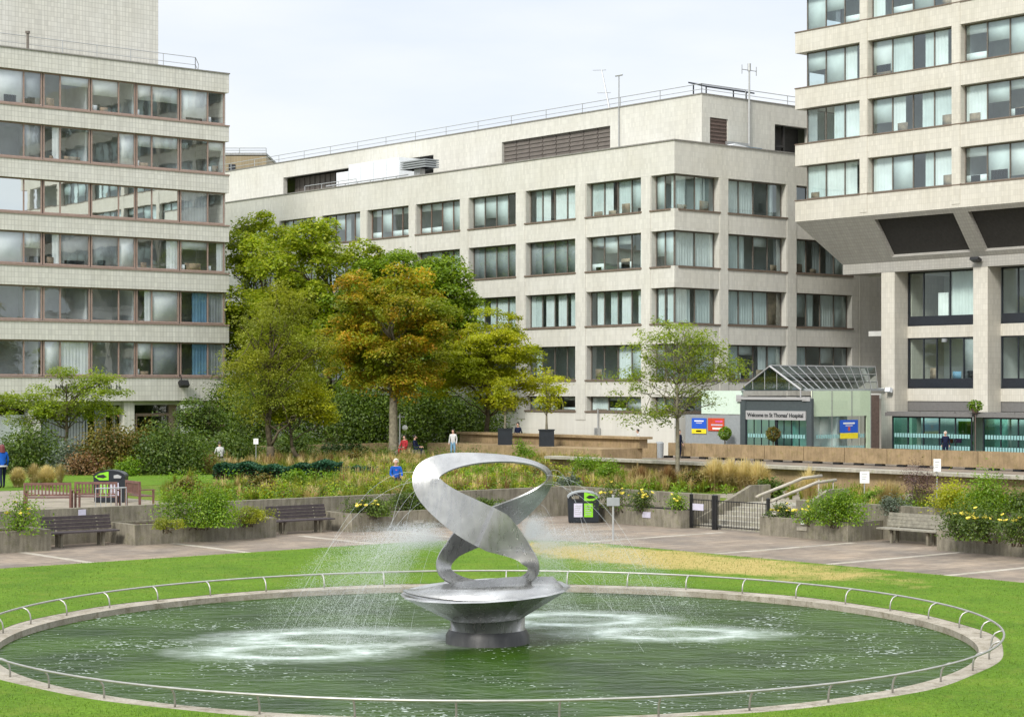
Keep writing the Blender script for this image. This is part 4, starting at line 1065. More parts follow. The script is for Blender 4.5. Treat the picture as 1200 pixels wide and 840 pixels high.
# --- glazed entrance pavilion with a pitched glass roof
def pavilion():
    x0, y0, yl = 85.2, 74.8, 80.1; xe = 90.7
    bld = thing('entrance_pavilion', 'glass entrance pavilion with white pitched roof frame in front of the tower', 'entrance', (x0, y0, .45))
    # masonry and cladding
    b = MB(); b.box(x0+.02, x0+.3, yl+.15, 85.1, .45, 3.06); b.build('grey_wall', M['grey_panel'], bld)
    b = MB(); b.box(x0+.0, x0+.12, yl+.15, on_x(822, x0)[0], 3.12, 4.55); b.build('frosted_panel', M['mint_panel'], bld)
    b = MB()
    for (y, w_) in ((yl, .2), (y0, .2)): b.box(x0-.1, x0+.1, y-w_, y+w_, .45, 4.1)
    b.box(x0-.08, x0+.08, yl-.25, yl+.15, 3.0, 4.1); b.box(x0-.05, x0+.05, y0+.2, yl-.2, 3.35, 4.02); b.build('door_surround', M['slate_panel'], bld)
    b = MB(); b.box(x0-.16, x0+.04, y0+.2, yl+.45, 4.02, 4.18); b.box(x0-.14, x0+.02, yl+.1, yl+.5, 3.9, 4.3); b.box(x0-.14, x0+.02, y0-.1, y0+.5, 3.95, 4.2); b.build('beam', M['sign_grey'], bld)
    # glass doors
    b = MB()
    for k in range(9):
        y = y0+.25+(yl-y0-.5)*k/8; b.box(x0-.02, x0+.04, y-.02, y+.02, .45, 2.85)
    b.box(x0-.03, x0+.05, (y0+yl)/2-.1, (y0+yl)/2+.1, .45, 2.85); b.build('door_frame', M['black_frame'], bld)
    b = MB(); b.add([(x0+.01, y0+.2, .45), (x0+.01, yl-.2, .45), (x0+.01, yl-.2, 2.85), (x0+.01, y0+.2, 2.85)], [(3, 2, 1, 0)]); b.build('door_glass', M['glass_green'], bld)
    mk = MB()
    for z in (1.05, 1.75):
        y = y0+.35
        while y < yl-.4: mk.box(x0-.06, x0-.035, y, y+.13, z, z+.22); y += .21
        x = x0+.5
        while x < xe-.7: mk.box(x, x+.13, y0-.055, y0-.03, z, z+.22); x += .21
    mk.build('glass_marking', M['marking'], bld)
    # sign
    s = MB(); s.box(x0-.12, x0-.06, y0+.25, yl-.28, 2.82, 3.36); so = s.build('sign', M['sign_grey'], bld)
    cu = bpy.data.curves.new('lettering', 'FONT'); cu.body = "Welcome to St Thomas' Hospital"; cu.align_x = 'CENTER'; cu.align_y = 'CENTER'; cu.extrude = .008; cu.offset = .006
    cu.size = .33; cu.materials.append(M['lettering'])
    to = bpy.data.objects.new('tmp', cu); COL.objects.link(to); bpy.context.view_layer.update()
    me = bpy.data.meshes.new_from_object(to.evaluated_get(bpy.context.evaluated_depsgraph_get())); bpy.data.objects.remove(to)
    to = link('lettering', me, so, (x0-.13, (y0+yl)/2, 3.09)); to.rotation_euler = (pi/2, 0, -pi/2)
    # right flank: cream panels over glazing
    b = MB(); b.box(x0+.2, xe, y0+.0, y0+.1, 3.05, 4.55); b.box(xe-.35, xe, y0-.01, y0+.1, .45, 3.05); b.build('cream_panel', M['cream_panel'], bld)
    b = MB(); b.add([(x0+.1, y0-.02, .45), (xe, y0-.02, .45), (xe, y0-.02, 4.6), (x0+.1, y0-.02, 4.6)], [(0, 1, 2, 3)]); b.build('glass_wall', M['glass_clear'], bld)
    b = MB()
    for f_ in (.0, .33, .67, 1.0): b.box(x0+.15+(xe-x0-.2)*f_-.02, x0+.15+(xe-x0-.2)*f_+.02, y0-.05, y0-.025, .45, 4.6)
    b.build('glazing_bar', M['pale_steel'], bld)
    b = MB(); b.box(x0+.3, xe-.4, y0+1.5, y0+1.6, .45, 3.0); b.box(x0+2.6, x0+2.8, y0+.2, yl-.2, .45, 3.0); b.build('lobby_wall', M['interior'], bld)
    b = MB(); b.box(xe+.0, xe+.75, y0-.05, y0+.5, .45, 4.3); b.build('brown_post', M['brown_post'], bld)
    # roof
    ye0, ye1, ya_, ze, za = 75.4, 80.25, 77.85, 4.62, 6.02; xr0, xr1 = x0-.1, 94.85
    xe1 = 92.1
    r = MB(); r.add([(xr0, ye0, ze), (xe1, ye0, ze), (xr1, ya_, za), (xr0, ya_, za)], [(0, 1, 2, 3)]); r.add([(xr0, ye1, ze), (xr0, ya_, za), (xr1, ya_, za), (xr1, ye1, ze)], [(0, 1, 2, 3)])
    r.add([(xr0+.02, ye0, ze), (xr0+.02, ya_, za), (xr0+.02, ye1, ze)], [(0, 1, 2)]); r.build('roof_glass', M['glass_roof'], bld)
    b = MB()
    b.tube([(xr0-.05, ye1, ze), (xr0-.05, ya_, za), (xr0-.05, ye0, ze), (xr0-.05, ye0, 4.18)], .05, 6)
    b.build('gable_frame', M['sign_grey'], bld)
    b = MB(); n = 12
    for k in range(n+1):
        x = xr0+(xr1-xr0)*k/n
        b.tube([(xr0+(xe1-xr0)*k/n, ye0, ze+.03), (x, ya_, za+.03)], .018, 4); b.tube([(x, ye1, ze+.03), (x, ya_, za+.03)], .018, 4)
    for ys, f_ in ((ye0, .33), (ye0, .66), (ye1, .5)): b.tube([(xr0, ys+(ya_-ys)*f_, ze+(za-ze)*f_+.03), (xe1+(xr1-xe1)*f_, ys+(ya_-ys)*f_, ze+(za-ze)*f_+.03)], .022, 4)
    b.tube([(xr0, ya_, za+.03), (xr1, ya_, za+.03)], .05, 5)
    for f_ in (.2, .4, .6, .8):
        y = ye0+(ye1-ye0)*f_; b.tube([(xr0+.02, y, ze), (xr0+.02, y, ze+(za-ze)*(1-abs(y-ya_)/(ye1-ya_)))], .02, 4)
    b.build('rafter', M['pale_steel'], bld)
    b = MB(); b.box(x0+.2, xe1, ye0-.5, ye0+.12, 4.55, 4.68); b.box(x0+.2, xr1, ye1-.1, ye1+.2, 4.55, 4.65); b.build('gutter', M['grey_panel'], bld)
    ce = MB(); ce.box(x0+.3, 92.0, ye0+.2, ye1-.2, 4.2, 4.24); ce.build('ceiling', M['dark_panel'], bld)
pavilion()
def poster(name, label, axis, plane, t0, t1, z0, z1, parts):
    """parts: (material, fractional box)"""
    c = fpoint(axis, plane, (t0+t1)/2, 0, z0); t = thing(name, label, 'poster', c); f = mapper(axis, plane)
    for i, (nm, m_, a0, a1, c0, c1) in enumerate(parts):
        b = MB(); off = -.03-.004*(i > 0)
        A0, A1 = (t1+(t0-t1)*a0, t1+(t0-t1)*a1) if axis == 'X' else (t0+(t1-t0)*a0, t0+(t1-t0)*a1)
        f(b, A0, A1, off, off+.02 if i == 0 else off+.003, z0+(z1-z0)*c0, z0+(z1-z0)*c1); b.build(nm, M[m_], t)
BY = [('upper_field', 'blue_poster', 0, 1, .31, 1), ('lower_field', 'yellow_poster', 0, 1, 0, .30), ('text_line', 'white', .18, .82, .78, .86), ('text_line', 'lilac', .30, .70, .66, .72), ('emblem', 'red_poster', .44, .56, .42, .62)]
y0, D = on_x(828, 85.2); y1, _ = on_x(811, 85.2)
poster('poster', 'blue and yellow poster on the grey wall left of the red one', 'X', 85.2, y0, y1, hgt(508, D), hgt(490, D), BY[:4]+[('text_line', 'red_poster', .3, .66, .10, .2)])
y0, D = on_x(849, 85.2); y1, _ = on_x(830, 85.2)
poster('poster', 'red poster on the grey wall between the blue poster and the ball bush', 'X', 85.2, y0, y1, hgt(505, D), hgt(490, D), [('field', 'red_poster', 0, 1, 0, 1), ('text_line', 'white', .28, .85, .12, .26), ('text_line', 'lilac', .2, .9, .42, .52), ('text_line', 'pink', .45, .9, .68, .8)])
x0, D = on_y(984, 74.7); x1, _ = on_y(1005, 74.7)
poster('poster', 'blue and yellow poster on the clear glass below the cream panels', 'Y', 74.7, x0, x1, hgt(514, D), hgt(492, D), BY)

# --- brown brick building far behind, its roof showing between the two blocks
def brick():
    p0 = at(262, 205); p1 = at(312, 205); t = thing('brick_building', 'distant brown brick building with a railed roof between the two blocks', 'building', (p0.x, p0.y, TZ))
    z = hgt(183, 205); b = MB(); d = (p1-p0)
    q0 = p0-d*1.5
    b.prism([(q0.x, q0.y, .5), (p1.x, p1.y, .5), (p1.x, p1.y, z), (q0.x, q0.y, z)], FWD*12); b.build('wall', M['brick'], t)
    b = MB(); b.prism([(q0.x, q0.y, z+.1), (p1.x, p1.y, z+.1), (p1.x, p1.y, z+.35), (q0.x, q0.y, z+.35)], FWD*12); b.build('roof', M['roof_grey'], t)
    roof_rail(t, [q0+Vector((0, 0, z+.35))-Vector((0, 0, TZ*0)), Vector((p1.x, p1.y, z+.35))], .5, .05, 3)
    e = p0+d*.28-FWD*.05; b = MB(); b.prism([(e.x-d.x*.16, e.y-d.y*.16, z-2.6), (e.x, e.y, z-2.6), (e.x, e.y, z-.9), (e.x-d.x*.16, e.y-d.y*.16, z-.9)], FWD*.04); b.build('window', M['black_frame'], t)
brick()

# ---------------------------------------------------------------- garden walls, planters, steps
def wall_thing(name, label, cat, boxes, mat, cap=None, group=None):
    b = MB()
    for q in boxes: b.box(*q)
    x0 = min(q[0] for q in boxes); y0 = min(q[2] for q in boxes); z0 = min(q[4] for q in boxes)
    o = b.build(name, M[mat], None, (x0, y0, z0)); return tag(o, label, cat, group)
wall_thing('retaining_wall', 'long concrete retaining wall behind the two dark benches', 'wall', [(-10, 47.85, 53.4, 53.66, -.3, 1.09)], 'concrete')
wall_thing('retaining_wall', 'concrete retaining wall behind the rose planter beside the gate', 'wall', [(47.6, 47.86, 46.1, 53.4, -.3, 1.07)], 'concrete')
wall_thing('retaining_wall', 'concrete retaining wall behind the silvery bench', 'wall', [(47.6, 47.86, 8, 42.4, -.3, 1.07)], 'concrete')
def planter(label, x0, x1, y0, y1, h):
    c = Vector(((x0+x1)/2, (y0+y1)/2, 0)); t = thing('planter', label, 'planter', c, 'concrete planters along the garden wall')
    b = MB(); w = .16; x1b, y1b = x1, y1
    b.box(x0, x1, y0, y0+w, -.05, h); b.box(x0, x1, y1-w, y1, -.05, h); b.box(x0, x0+w, y0+w, y1-w, -.05, h); b.box(x1-w, x1, y0+w, y1-w, -.05, h)
    b.build('trough', M['concrete'], t)
    b = MB(); b.box(x0+w, x1-w, y0+w, y1-w, 0, h-.06); b.build('soil', M['soil'], t); return t
planter('concrete planter at the far left beside the left dark bench', 18, 25.55, 51.7, 53.38, .62)
planter('concrete planter with a bushy green shrub between the two dark benches', 28.3, 33.35, 51.7, 53.38, .62)
planter('concrete planter right of the second dark bench, behind the fountain', 36.3, 43.4, 51.7, 53.38, .62)
planter('concrete planter with yellow roses between the litter bin and the gate', 45.9, 47.58, 46.05, 51.0, .60)
planter('concrete planter right of the steps with roses and a leafy bush', 45.9, 47.58, 38.75, 42.45, .60)
planter('concrete planter full of yellow roses at the right edge', 45.55, 47.58, 20.0, 35.1, .60)
def plaque(label, axis, plane, px, py, w, h, mat):
    y, D = (on_x if axis == 'X' else on_y)(px, plane); z = hgt(py, D); b = MB(); f = mapper(axis, plane)
    f(b, y-w/2, y+w/2, -.025, -.004, z-h/2, z+h/2); o = b.build('plaque', M[mat], None, fpoint(axis, plane, y, 0, z)); tag(o, label, 'plaque')
plaque('small white plaque on the planter between the two dark benches', 'Y', 51.7, 254, 615, .14, .12, 'white')
plaque('pale wide plaque on the planter behind the fountain', 'Y', 51.7, 490, 611, .42, .10, 'concrete_pale')
plaque('lilac grey notice plate on the retaining wall above the left dark bench', 'Y', 53.4, 96, 601, .25, .22, 'lilac')
plaque('faint lilac notice on the rose planter beside the sign post', 'X', 45.9, 758, 603, .40, .20, 'lilac')
plaque('small white square plaque on the planter right of the steps', 'X', 45.9, 941, 612, .14, .12, 'white')
plaque('tan oblong plaque below the white square on the planter right of the steps', 'X', 45.9, 940, 619, .42, .13, 'strip')
plaque('small white plaque on the planter at the right edge', 'X', 45.55, 1148, 629, .14, .12, 'white')
def steps():
    t = thing('garden_steps', 'concrete garden steps with pale sloping handrails behind the black gate', 'steps', (46.9, 44.2, 0))
    b = MB(); n = 6
    for k in range(n): b.box(46.7+.40*k, 50.3, 42.55, 45.95, (.13*k if k else -.1), .13*(k+1))
    b.build('treads', M['concrete_pale'], t)
    for y0, y1 in ((42.4, 42.55), (45.95, 46.1)):
        b = MB(); b.prism([(46.6, y0, -.1), (50.25, y0, -.1), (50.25, y0, 1.35), (49.3, y0, 1.35), (46.6, y0, .3)], (0, y1-y0, 0)); b.build('side_wall', M['concrete'], t)
    for y in (43.25, 43.9):
        b = MB(); b.smooth = True; dz = 0 if y > 43.5 else -.12; b.tube([(47.3, y, 1.10+dz), (47.5, y, 1.16+dz), (49.6, y, 1.66+dz), (50.6, y, 1.72+dz)], .055, 8)
        for x, z0, z1 in ((47.6, .3, 1.1), (50.45, .9, 1.6)): b.tube([(x, y, z0), (x, y, z1)], .03, 6)
        b.build('handrail', M['strip'], t)
steps()
def fence(label, y0, y1, x, gate):
    t = thing('metal_gate' if gate else 'metal_railing', label, 'gate' if gate else 'railing', (x, (y0+y1)/2, 0))
    for y in (y0, y1):
        b = MB(); b.box(x-.045, x+.045, y-.045, y+.045, 0, 1.12); b.lathe([(.06, 1.12), (.06, 1.15), (.0, 1.19)], (x, y, 0), 8); b.build('post', M['black'], t)
    b = MB(); n = int(abs(y1-y0)/.115)
    for k in range(1, n): b.tube([(x, y0+(y1-y0)*k/n, .08), (x, y0+(y1-y0)*k/n, 1.0)], .010, 5)
    b.box(x-.018, x+.018, y0, y1, .96, .99); b.box(x-.018, x+.018, y0, y1, .10, .13); b.build('bars', M['black'], t)
    if gate:
        b = MB(); b.box(x-.05, x-.03, y0+(y1-y0)*.42, y0+(y1-y0)*.9, .62, .84); b.build('notice', M['lilac'], t)
fence('black metal gate with a lilac notice hanging on its bars', 44.95, 46.0, 46.35, True)
fence('black metal railing of thin bars in front of the garden steps', 42.5, 44.85, 46.36, False)
b = MB(); b.tube([(46.35, 46.0, .62), (46.2, 49.0, .60)], .02, 6); b.tube([(46.35, 46.1, .62), (46.35, 46.1, .60), (46.35, 46.1, .0)], .025, 6)
tag(b.build('guard_bar', M['black'], None, (46.35, 46.1, 0)), 'single thin black bar running left from the gate above the rose planter', 'guard bar')

# tan walls beyond the garden
def panel_wall():
    t = thing('parapet_wall', 'long tan panelled parapet in front of the glass entrance', 'wall', (82.7, 70, .45))
    y = 55.0
    while y < 84:
        b = MB(); b.box(82.6, 82.8, y+.02, min(y+3.0, 84)-.02, .58, 1.36+(84-y)*.003); b.build('panel', M['concrete_tan'], t); y += 3.0
    b = MB()
    y = 55.3
    while y < 84: b.box(82.55, 82.85, y, y+.5, .44, .57); y += 1.5
    b.build('footing', M['black'], t)
panel_wall()
b = MB(); b.prism([(81.6, 84.0, .2), (81.6, 99, .2), (81.6, 99, 1.08), (81.6, 84.0, 1.36)], (.25, 0, 0))
tag(b.build('parapet_wall', M['concrete_tan'], None, (81.6, 84, .2)), 'tan parapet left of the airy tree in front of the white ground floor wall', 'wall')
def low_wall():
    t = thing('garden_wall', 'low tan wall with a pale coping between garden and road', 'wall', (57.9, 52, .8))
    b = MB(); b.box(57.8, 58.02, 35, 66.5, .3, 1.50); b.build('face', M['concrete_tan'], t)
    b = MB(); b.box(57.45, 58.15, 35, 66.5, 1.50, 1.62); b.build('coping', M['concrete_pale'], t)
low_wall()
def raised_bed():
    t = thing('raised_platform', 'raised tan platform carrying the black cube planters', 'platform', (69.5, 82, 1))
    b = MB(); b.box(69.0, 72.0, 75.2, 90.5, .8, 1.46); b.build('face', M['concrete_tan'], t)
    b = MB(); b.box(71.6, 72.2, 75.0, 90.7, 1.463, 1.95); b.box(71.4, 72.4, 74.8, 90.8, 1.95, 2.08); b.build('bench_ledge', M['concrete_tan'], t)
raised_bed()
wall_thing('edging_wall', 'long low brown wall under the golden and green trees', 'wall', [(50, 69, 92.0, 92.3, .9, 1.45)], 'concrete_tan')

# ---------------------------------------------------------------- benches
def bench_dark(c, face, label, mat, W=2.3):
    """face: unit vector the sitter looks along"""
    t = thing('park_bench', label, 'bench', c, 'slatted benches against the garden wall')
    f = Vector(face); s = Vector((-f.y, f.x, 0)); up = Vector((0, 0, 1)); c = Vector(c)
    b = MB()
    for k in range(5): b.obox(c+f*(-.16+.105*k)+up*.44, s, W/2, f, .046, up, .022)
    b.build('seat', M[mat], t)
    b = MB()
    for k in range(4): b.obox(c-f*(.24+.035*k)+up*(.54+.105*k), s, W/2, f, .016, up, .047)
    b.build('backrest', M[mat], t)
    for sg in (-1, 1):
        b = MB(); o = c+s*(sg*W*.30)
        b.obox(o+f*.12+up*.20, s, .04, f, .04, up, .21); b.obox(o-f*.16+up*.20, s, .04, f, .04, up, .21); b.obox(o-f*.02+up*.40, s, .035, f, .24, up, .02); b.obox(o-f*.295+up*.66, s, .03, f+up*0, .02, up-f*.33, .28)
        b.build('leg', M['concrete'], t)
bench_dark((26.93, 52.55, 0), (0, -1, 0), 'dark slatted bench at the left between two planters', 'bench_dark')
bench_dark((34.85, 52.55, 0), (0, -1, 0), 'dark slatted bench left of the fountain spray', 'bench_dark')
bench_dark((46.75, 36.95, 0), (-1, 0, 0), 'silvery slatted bench at the right between two planters', 'bench_grey')
def bench_red(px, D, ang, W, label):
    c = at(px, D, TZ); t = thing('garden_bench', label, 'bench', c, 'red brown benches behind the left wall')
    f = Vector((math.cos(ang), math.sin(ang), 0)); s = Vector((-f.y, f.x, 0)); up = Vector((0, 0, 1))
    b = MB()
    for k in range(5): b.obox(c+f*(-.2+.1*k)+up*.43, s, W/2, f, .04, up, .015)
    b.build('seat', M['bench_red'], t)
    b = MB(); b.obox(c-f*.28+up*.88, s, W/2, f, .02, up, .04); b.obox(c-f*.26+up*.52, s, W/2, f, .02, up, .03)
    n = int(W/.11)
    for k in range(n+1): b.obox(c-f*.27+s*(W*(k/n-.5))+up*.70, s, .022, f, .012, up, .17)
    b.build('backrest', M['bench_red'], t)
    for sg in (-1, 1):
        b = MB(); o = c+s*(sg*W/2); b.obox(o+f*.2+up*.31, s, .03, f, .03, up, .31); b.obox(o-f*.27+up*.46, s, .032, f, .032, up, .46); b.obox(o-f*.02+up*.64, s, .035, f, .27, up, .018); b.build('end_frame', M['bench_red'], t)
bench_red(57, 62.0, math.atan2(.768, .641)+.1, 1.45, 'red brown slatted bench behind the yellow rose planter, leftmost of three')
bench_red(115, 62.6, math.atan2(.768, .641)-.05, 1.35, 'red brown slatted bench in front of the far litter bin')
bench_red(165, 63.2, -.15, 1.25, 'red brown slatted bench turned sideways right of the far litter bin')
def small_rail():
    a, c = at(112, 61.4, TZ), at(148, 62.0, TZ); t = thing('metal_railing', 'short grey metal railing in front of the far litter bin', 'railing', (a+c)/2)
    b = MB(); b.tube([a+Vector((0, 0, .75)), c+Vector((0, 0, .75))], .02, 6)
    for k in range(7):
        q = a+(c-a)*k/6; b.tube([q, q+Vector((0, 0, .75))], .014, 5)
    b.build('bars', M['pale_steel'], t)
small_rail()

# ---------------------------------------------------------------- litter bins, sign post, notices
def litter_bin(c, label, W=1.12, Hh=1.12, swap=False):
    t = thing('recycling_bin', label, 'litter bin', c, None, -TH)
    def prof(w, h0, h1, arch, n=14):
        return [(-w*.94, h0), (w*.94, h0), (w, h1)]+[(w*math.cos(a), h1+arch*math.sin(a)) for a in np.linspace(.12, pi-.12, n)]+[(-w, h1)]
    w = W/2; b = MB(); b.prism([(x, -.28, z) for x, z in prof(w, .04, Hh*.80, Hh*.20)], (0, .56, 0)); b.box(-w*.9, w*.9, -.25, .25, 0, .04); b.build('body', M['bin_black'], t, None, True)
    b = MB(); pts = [(x*1.015, z+.012) for x, z in prof(w, .04, Hh*.80, Hh*.20)][2:]
    b.prism([(x, -.30, z) for x, z in pts]+[(x*.93, -.30, z-.05) for x, z in pts[::-1]], (0, .60, 0)); b.build('hood', M['grey_panel'] if not swap else M['bin_black'], t, None, True)
    y = -.285
    def panel(nm, mat, poly, th=.012):
        q = MB(); q.prism([(x, y-th, z) for x, z in poly], (0, th, 0)); return q.build(nm, M[mat], t, None, True)
    zt, zb = Hh*.97, Hh*.70
    pg = panel('aperture_panel', 'lime', [(.02, zb), (w*.62, zb), (w*.93, zb+.12), (w*.62, zt-.07), (.02, zt)] if not swap else [(-.02, zb), (-w*.62, zb), (-w*.93, zb+.12), (-w*.62, zt-.07), (-.02, zt)])
    sg = 1 if not swap else -1
    q = MB(); q.prism([(sg*x, y-.02, z) for x, z in ((.08, zb+.12), (.2, zb+.07), (.42, zb+.1), (.42, zb+.17), (.2, zb+.2))], (0, .01, 0)); q.build('slot', M['black'], pg, None, True)
    pq = panel('aperture_panel', 'black' if not swap else 'bin_black', [(-sg*.06, zb), (-sg*w*.62, zb), (-sg*w*.9, zb+.12), (-sg*w*.6, zt-.08), (-sg*.06, zt-.01)])
    q = MB(); q.prism([(-sg*x, y-.02, z) for x, z in ((.16, zb+.07), (.40, zb+.07), (.43, zb+.13), (.30, zb+.2), (.16, zb+.17))], (0, .01, 0)); q.build('slot', M['concrete'] if not swap else M['pale_steel'], pq, None, True)
    z0, z1 = Hh*.19, Hh*.62
    a = panel('notice_panel', 'lilac' if not swap else 'lime', [(-.34, z0), (-.04, z0), (-.04, z1), (-.34, z1)]); c_ = panel('notice_panel', 'lime' if not swap else 'lilac', [(.02, z0), (.33, z0), (.33, z1), (.02, z1)])
    for (o, x0) in ((a, -.30), (c_, .06)):
        q = MB()
        for k in range(5): q.box(x0, x0+.22-.03*(k % 3), y-.016, y-.013, z1-.1-.075*k, z1-.075-.075*k)
        q.build('text_line', M['sign_grey'], o, None, True)
litter_bin(at(683.5, 67.6, 0), 'black litter bin with lime green panels at the court corner behind the fountain')
litter_bin(at(130, 66.5, TZ), 'black and lime litter bin on the terrace behind the wooden benches', 1.1, 1.12, True)
def sign_post():
    c = at(718.5, 59.6, .03); t = thing('sign_post', 'thin grey post with a small blank plate beside the litter bin', 'sign', c, None, -TH)
    b = MB(); b.tube([(0, 0, 0), (0, 0, 1.36)], .033, 8); b.tube([(0, 0, 1.36), (0, 0, 1.40)], .045, 8); b.build('post', M['pale_steel'], t, None, True)
    b = MB(); b.box(-.20, .20, -.05, -.034, 1.06, 1.32); b.box(-.20, .20, -.034, -.028, 1.16, 1.20); b.build('plate', M['grey_panel'], t, None, True)
sign_post()
def notice(px, py, D, z0, w, h, label):
    c = at(px, D, z0); t = thing('notice_sign', label, 'sign', c, None, -TH); z = hgt(py, D)-z0
    b = MB(); b.tube([(0, 0, 0), (0, 0, z)], .02, 6); b.build('stake', M['pale_steel'], t, None, True)
    b = MB(); b.box(-w/2, w/2, -.045, -.022, z-h/2, z+h/2); b.build('plate', M['white'], t, None, True)
    b = MB()
    for k in range(3): b.box(-w*.3, w*(.3-.1*k), -.048, -.0455, z+h*(.22-.2*k), z+h*(.28-.2*k))
    b.build('text_line', M['sign_grey'], t, None, True)
notice(1013, 559, 65.0, TZ, .32, .40, 'white notice on a stake behind the leafy bush right of the steps')
notice(1098, 545, 63.0, TZ, .24, .42, 'white notice on a stake beside the purple shrub')
notice(300, 517, 96.0, TZ, .24, .28, 'white notice on a post left of the low forked tree')
def lamp_post():
    c = at(468.5, 112, TZ); t = thing('lamp_post', 'slim grey lamp post with twin pale globes by the golden tree', 'lamp', c)
    b = MB(); b.tube([(c.x, c.y, TZ), (c.x, c.y, 3.2)], [.06, .04], 8); b.tube([c+RIGHT*-.3+Vector((0, 0, 2.25)), c+RIGHT*.3+Vector((0, 0, 2.25))], .03, 6); b.build('pole', M['pale_steel'], t)
    for s_ in (-.3, .3):
        q = c+RIGHT*s_; b = MB(); b.smooth = True; b.lathe([(.0, 2.22), (.12, 2.28), (.17, 2.4), (.12, 2.52), (0, 2.57)], (q.x, q.y, 0), 10); b.build('globe', M['white'], t)
lamp_post()
def cube_planter(px, label):
    x = 70.2; r = (px-CX)/F; D = x/(ST+CT*r); c = at(px, D, 1.46); t = thing('cube_planter', label, 'planter', c, 'black cube planters on the platform', -TH)
    b = MB(); h = .95
    b.prism([(-.42, -.42, 0), (.42, -.42, 0), (.42, .42, 0), (-.42, .42, 0)], (0, 0, h-.06)); b.box(-.46, .46, -.46, -.38, h-.06, h); b.box(-.46, .46, .38, .46, h-.06, h); b.box(-.46, -.38, -.38, .38, h-.06, h); b.box(.38, .46, -.38, .38, h-.06, h)
    b.build('tub', M['bin_black'], t, None, True)
    b = MB(); b.box(-.38, .38, -.38, .38, h-.09, h-.04); b.build('soil', M['soil'], t, None, True); return c, D
CUBES = [cube_planter(592, 'black cube planter on the platform, left of the pair'), cube_planter(640.5, 'black cube planter on the platform, right of the pair')]

def bicycle(px, D, label, flip, ang):
    c = at(px, D, .45); t = thing('bicycle', label, 'bicycle', c, 'bicycles parked behind the parapet', ang)
    for x in (-.52, .52):
        b = MB(); b.smooth = True; b.tube([(x+.33*math.cos(a), 0, .34+.33*math.sin(a)) for a in np.linspace(0, 2*pi, 20, endpoint=False)], .02, 5, closed=True)
        for a in np.linspace(0, pi, 6, endpoint=False): b.tube([(x+.32*math.cos(a), 0, .34+.32*math.sin(a)), (x-.32*math.cos(a), 0, .34-.32*math.sin(a))], .004, 3)
        b.build('wheel', M['black'], t, None, True)
    b = MB(); P = dict(r=(-.52, 0, .34), bb=(-.08, 0, .30), s=(-.22, 0, .86), h=(.34, 0, .82), f=(.52, 0, .34))
    for u, v in (('r', 'bb'), ('bb', 's'), ('r', 's'), ('s', 'h'), ('bb', 'h'), ('h', 'f')): b.tube([P[u], P[v]], .022, 6)
    b.build('frame', M['cloth_blue'] if flip else M['black_frame'], t, None, True)
    b = MB(); b.tube([(.34, 0, .82), (.31, 0, .98)], .018, 6); b.tube([(.31, -.27, 1.0), (.36, 0, .98), (.31, .27, 1.0)], .016, 6); b.build('handlebar', M['black'], t, None, True)
    b = MB(); b.tube([(-.22, 0, .86), (-.24, 0, .96)], .016, 6); b.obox((-.26, 0, .97), (1, 0, 0), .14, (0, 1, 0), .06, (0, 0, 1), .03); b.build('saddle', M['black'], t, None, True)
bicycle(722, 118.5, 'blue bicycle parked by the white wall behind the parapet', True, -TH)
bicycle(733, 118.0, 'dark bicycle parked right of the blue bicycle behind the parapet', False, -TH+.25)
for i, (px, lab) in enumerate(((690, 'grey service pipe with a small box standing at the white wall'),)):
    y, D = on_x(701, CXP-.1); b = MB(); b.tube([(CXP-.12, y, .5), (CXP-.12, y, hgt(478, D))], .05, 6); b.box(CXP-.3, CXP-.04, y-.16, y+.16, 1.6, 2.1); tag(b.build('service_pipe', M['pale_steel'], None, (CXP-.1, y, .45)), lab, 'pipe')
def bollard_row():
    for i, (px, lab) in enumerate(((756, 'grey waste bin by the white wall right of the bicycles'),)):
        c = at(773, 117, .45); b = MB(); b.lathe([(.24, 0), (.26, .9), (.20, .98), (0, 1.0)], c, 12); tag(b.build('waste_bin', M['grey_panel'], None, c), lab, 'waste bin')
bollard_row()

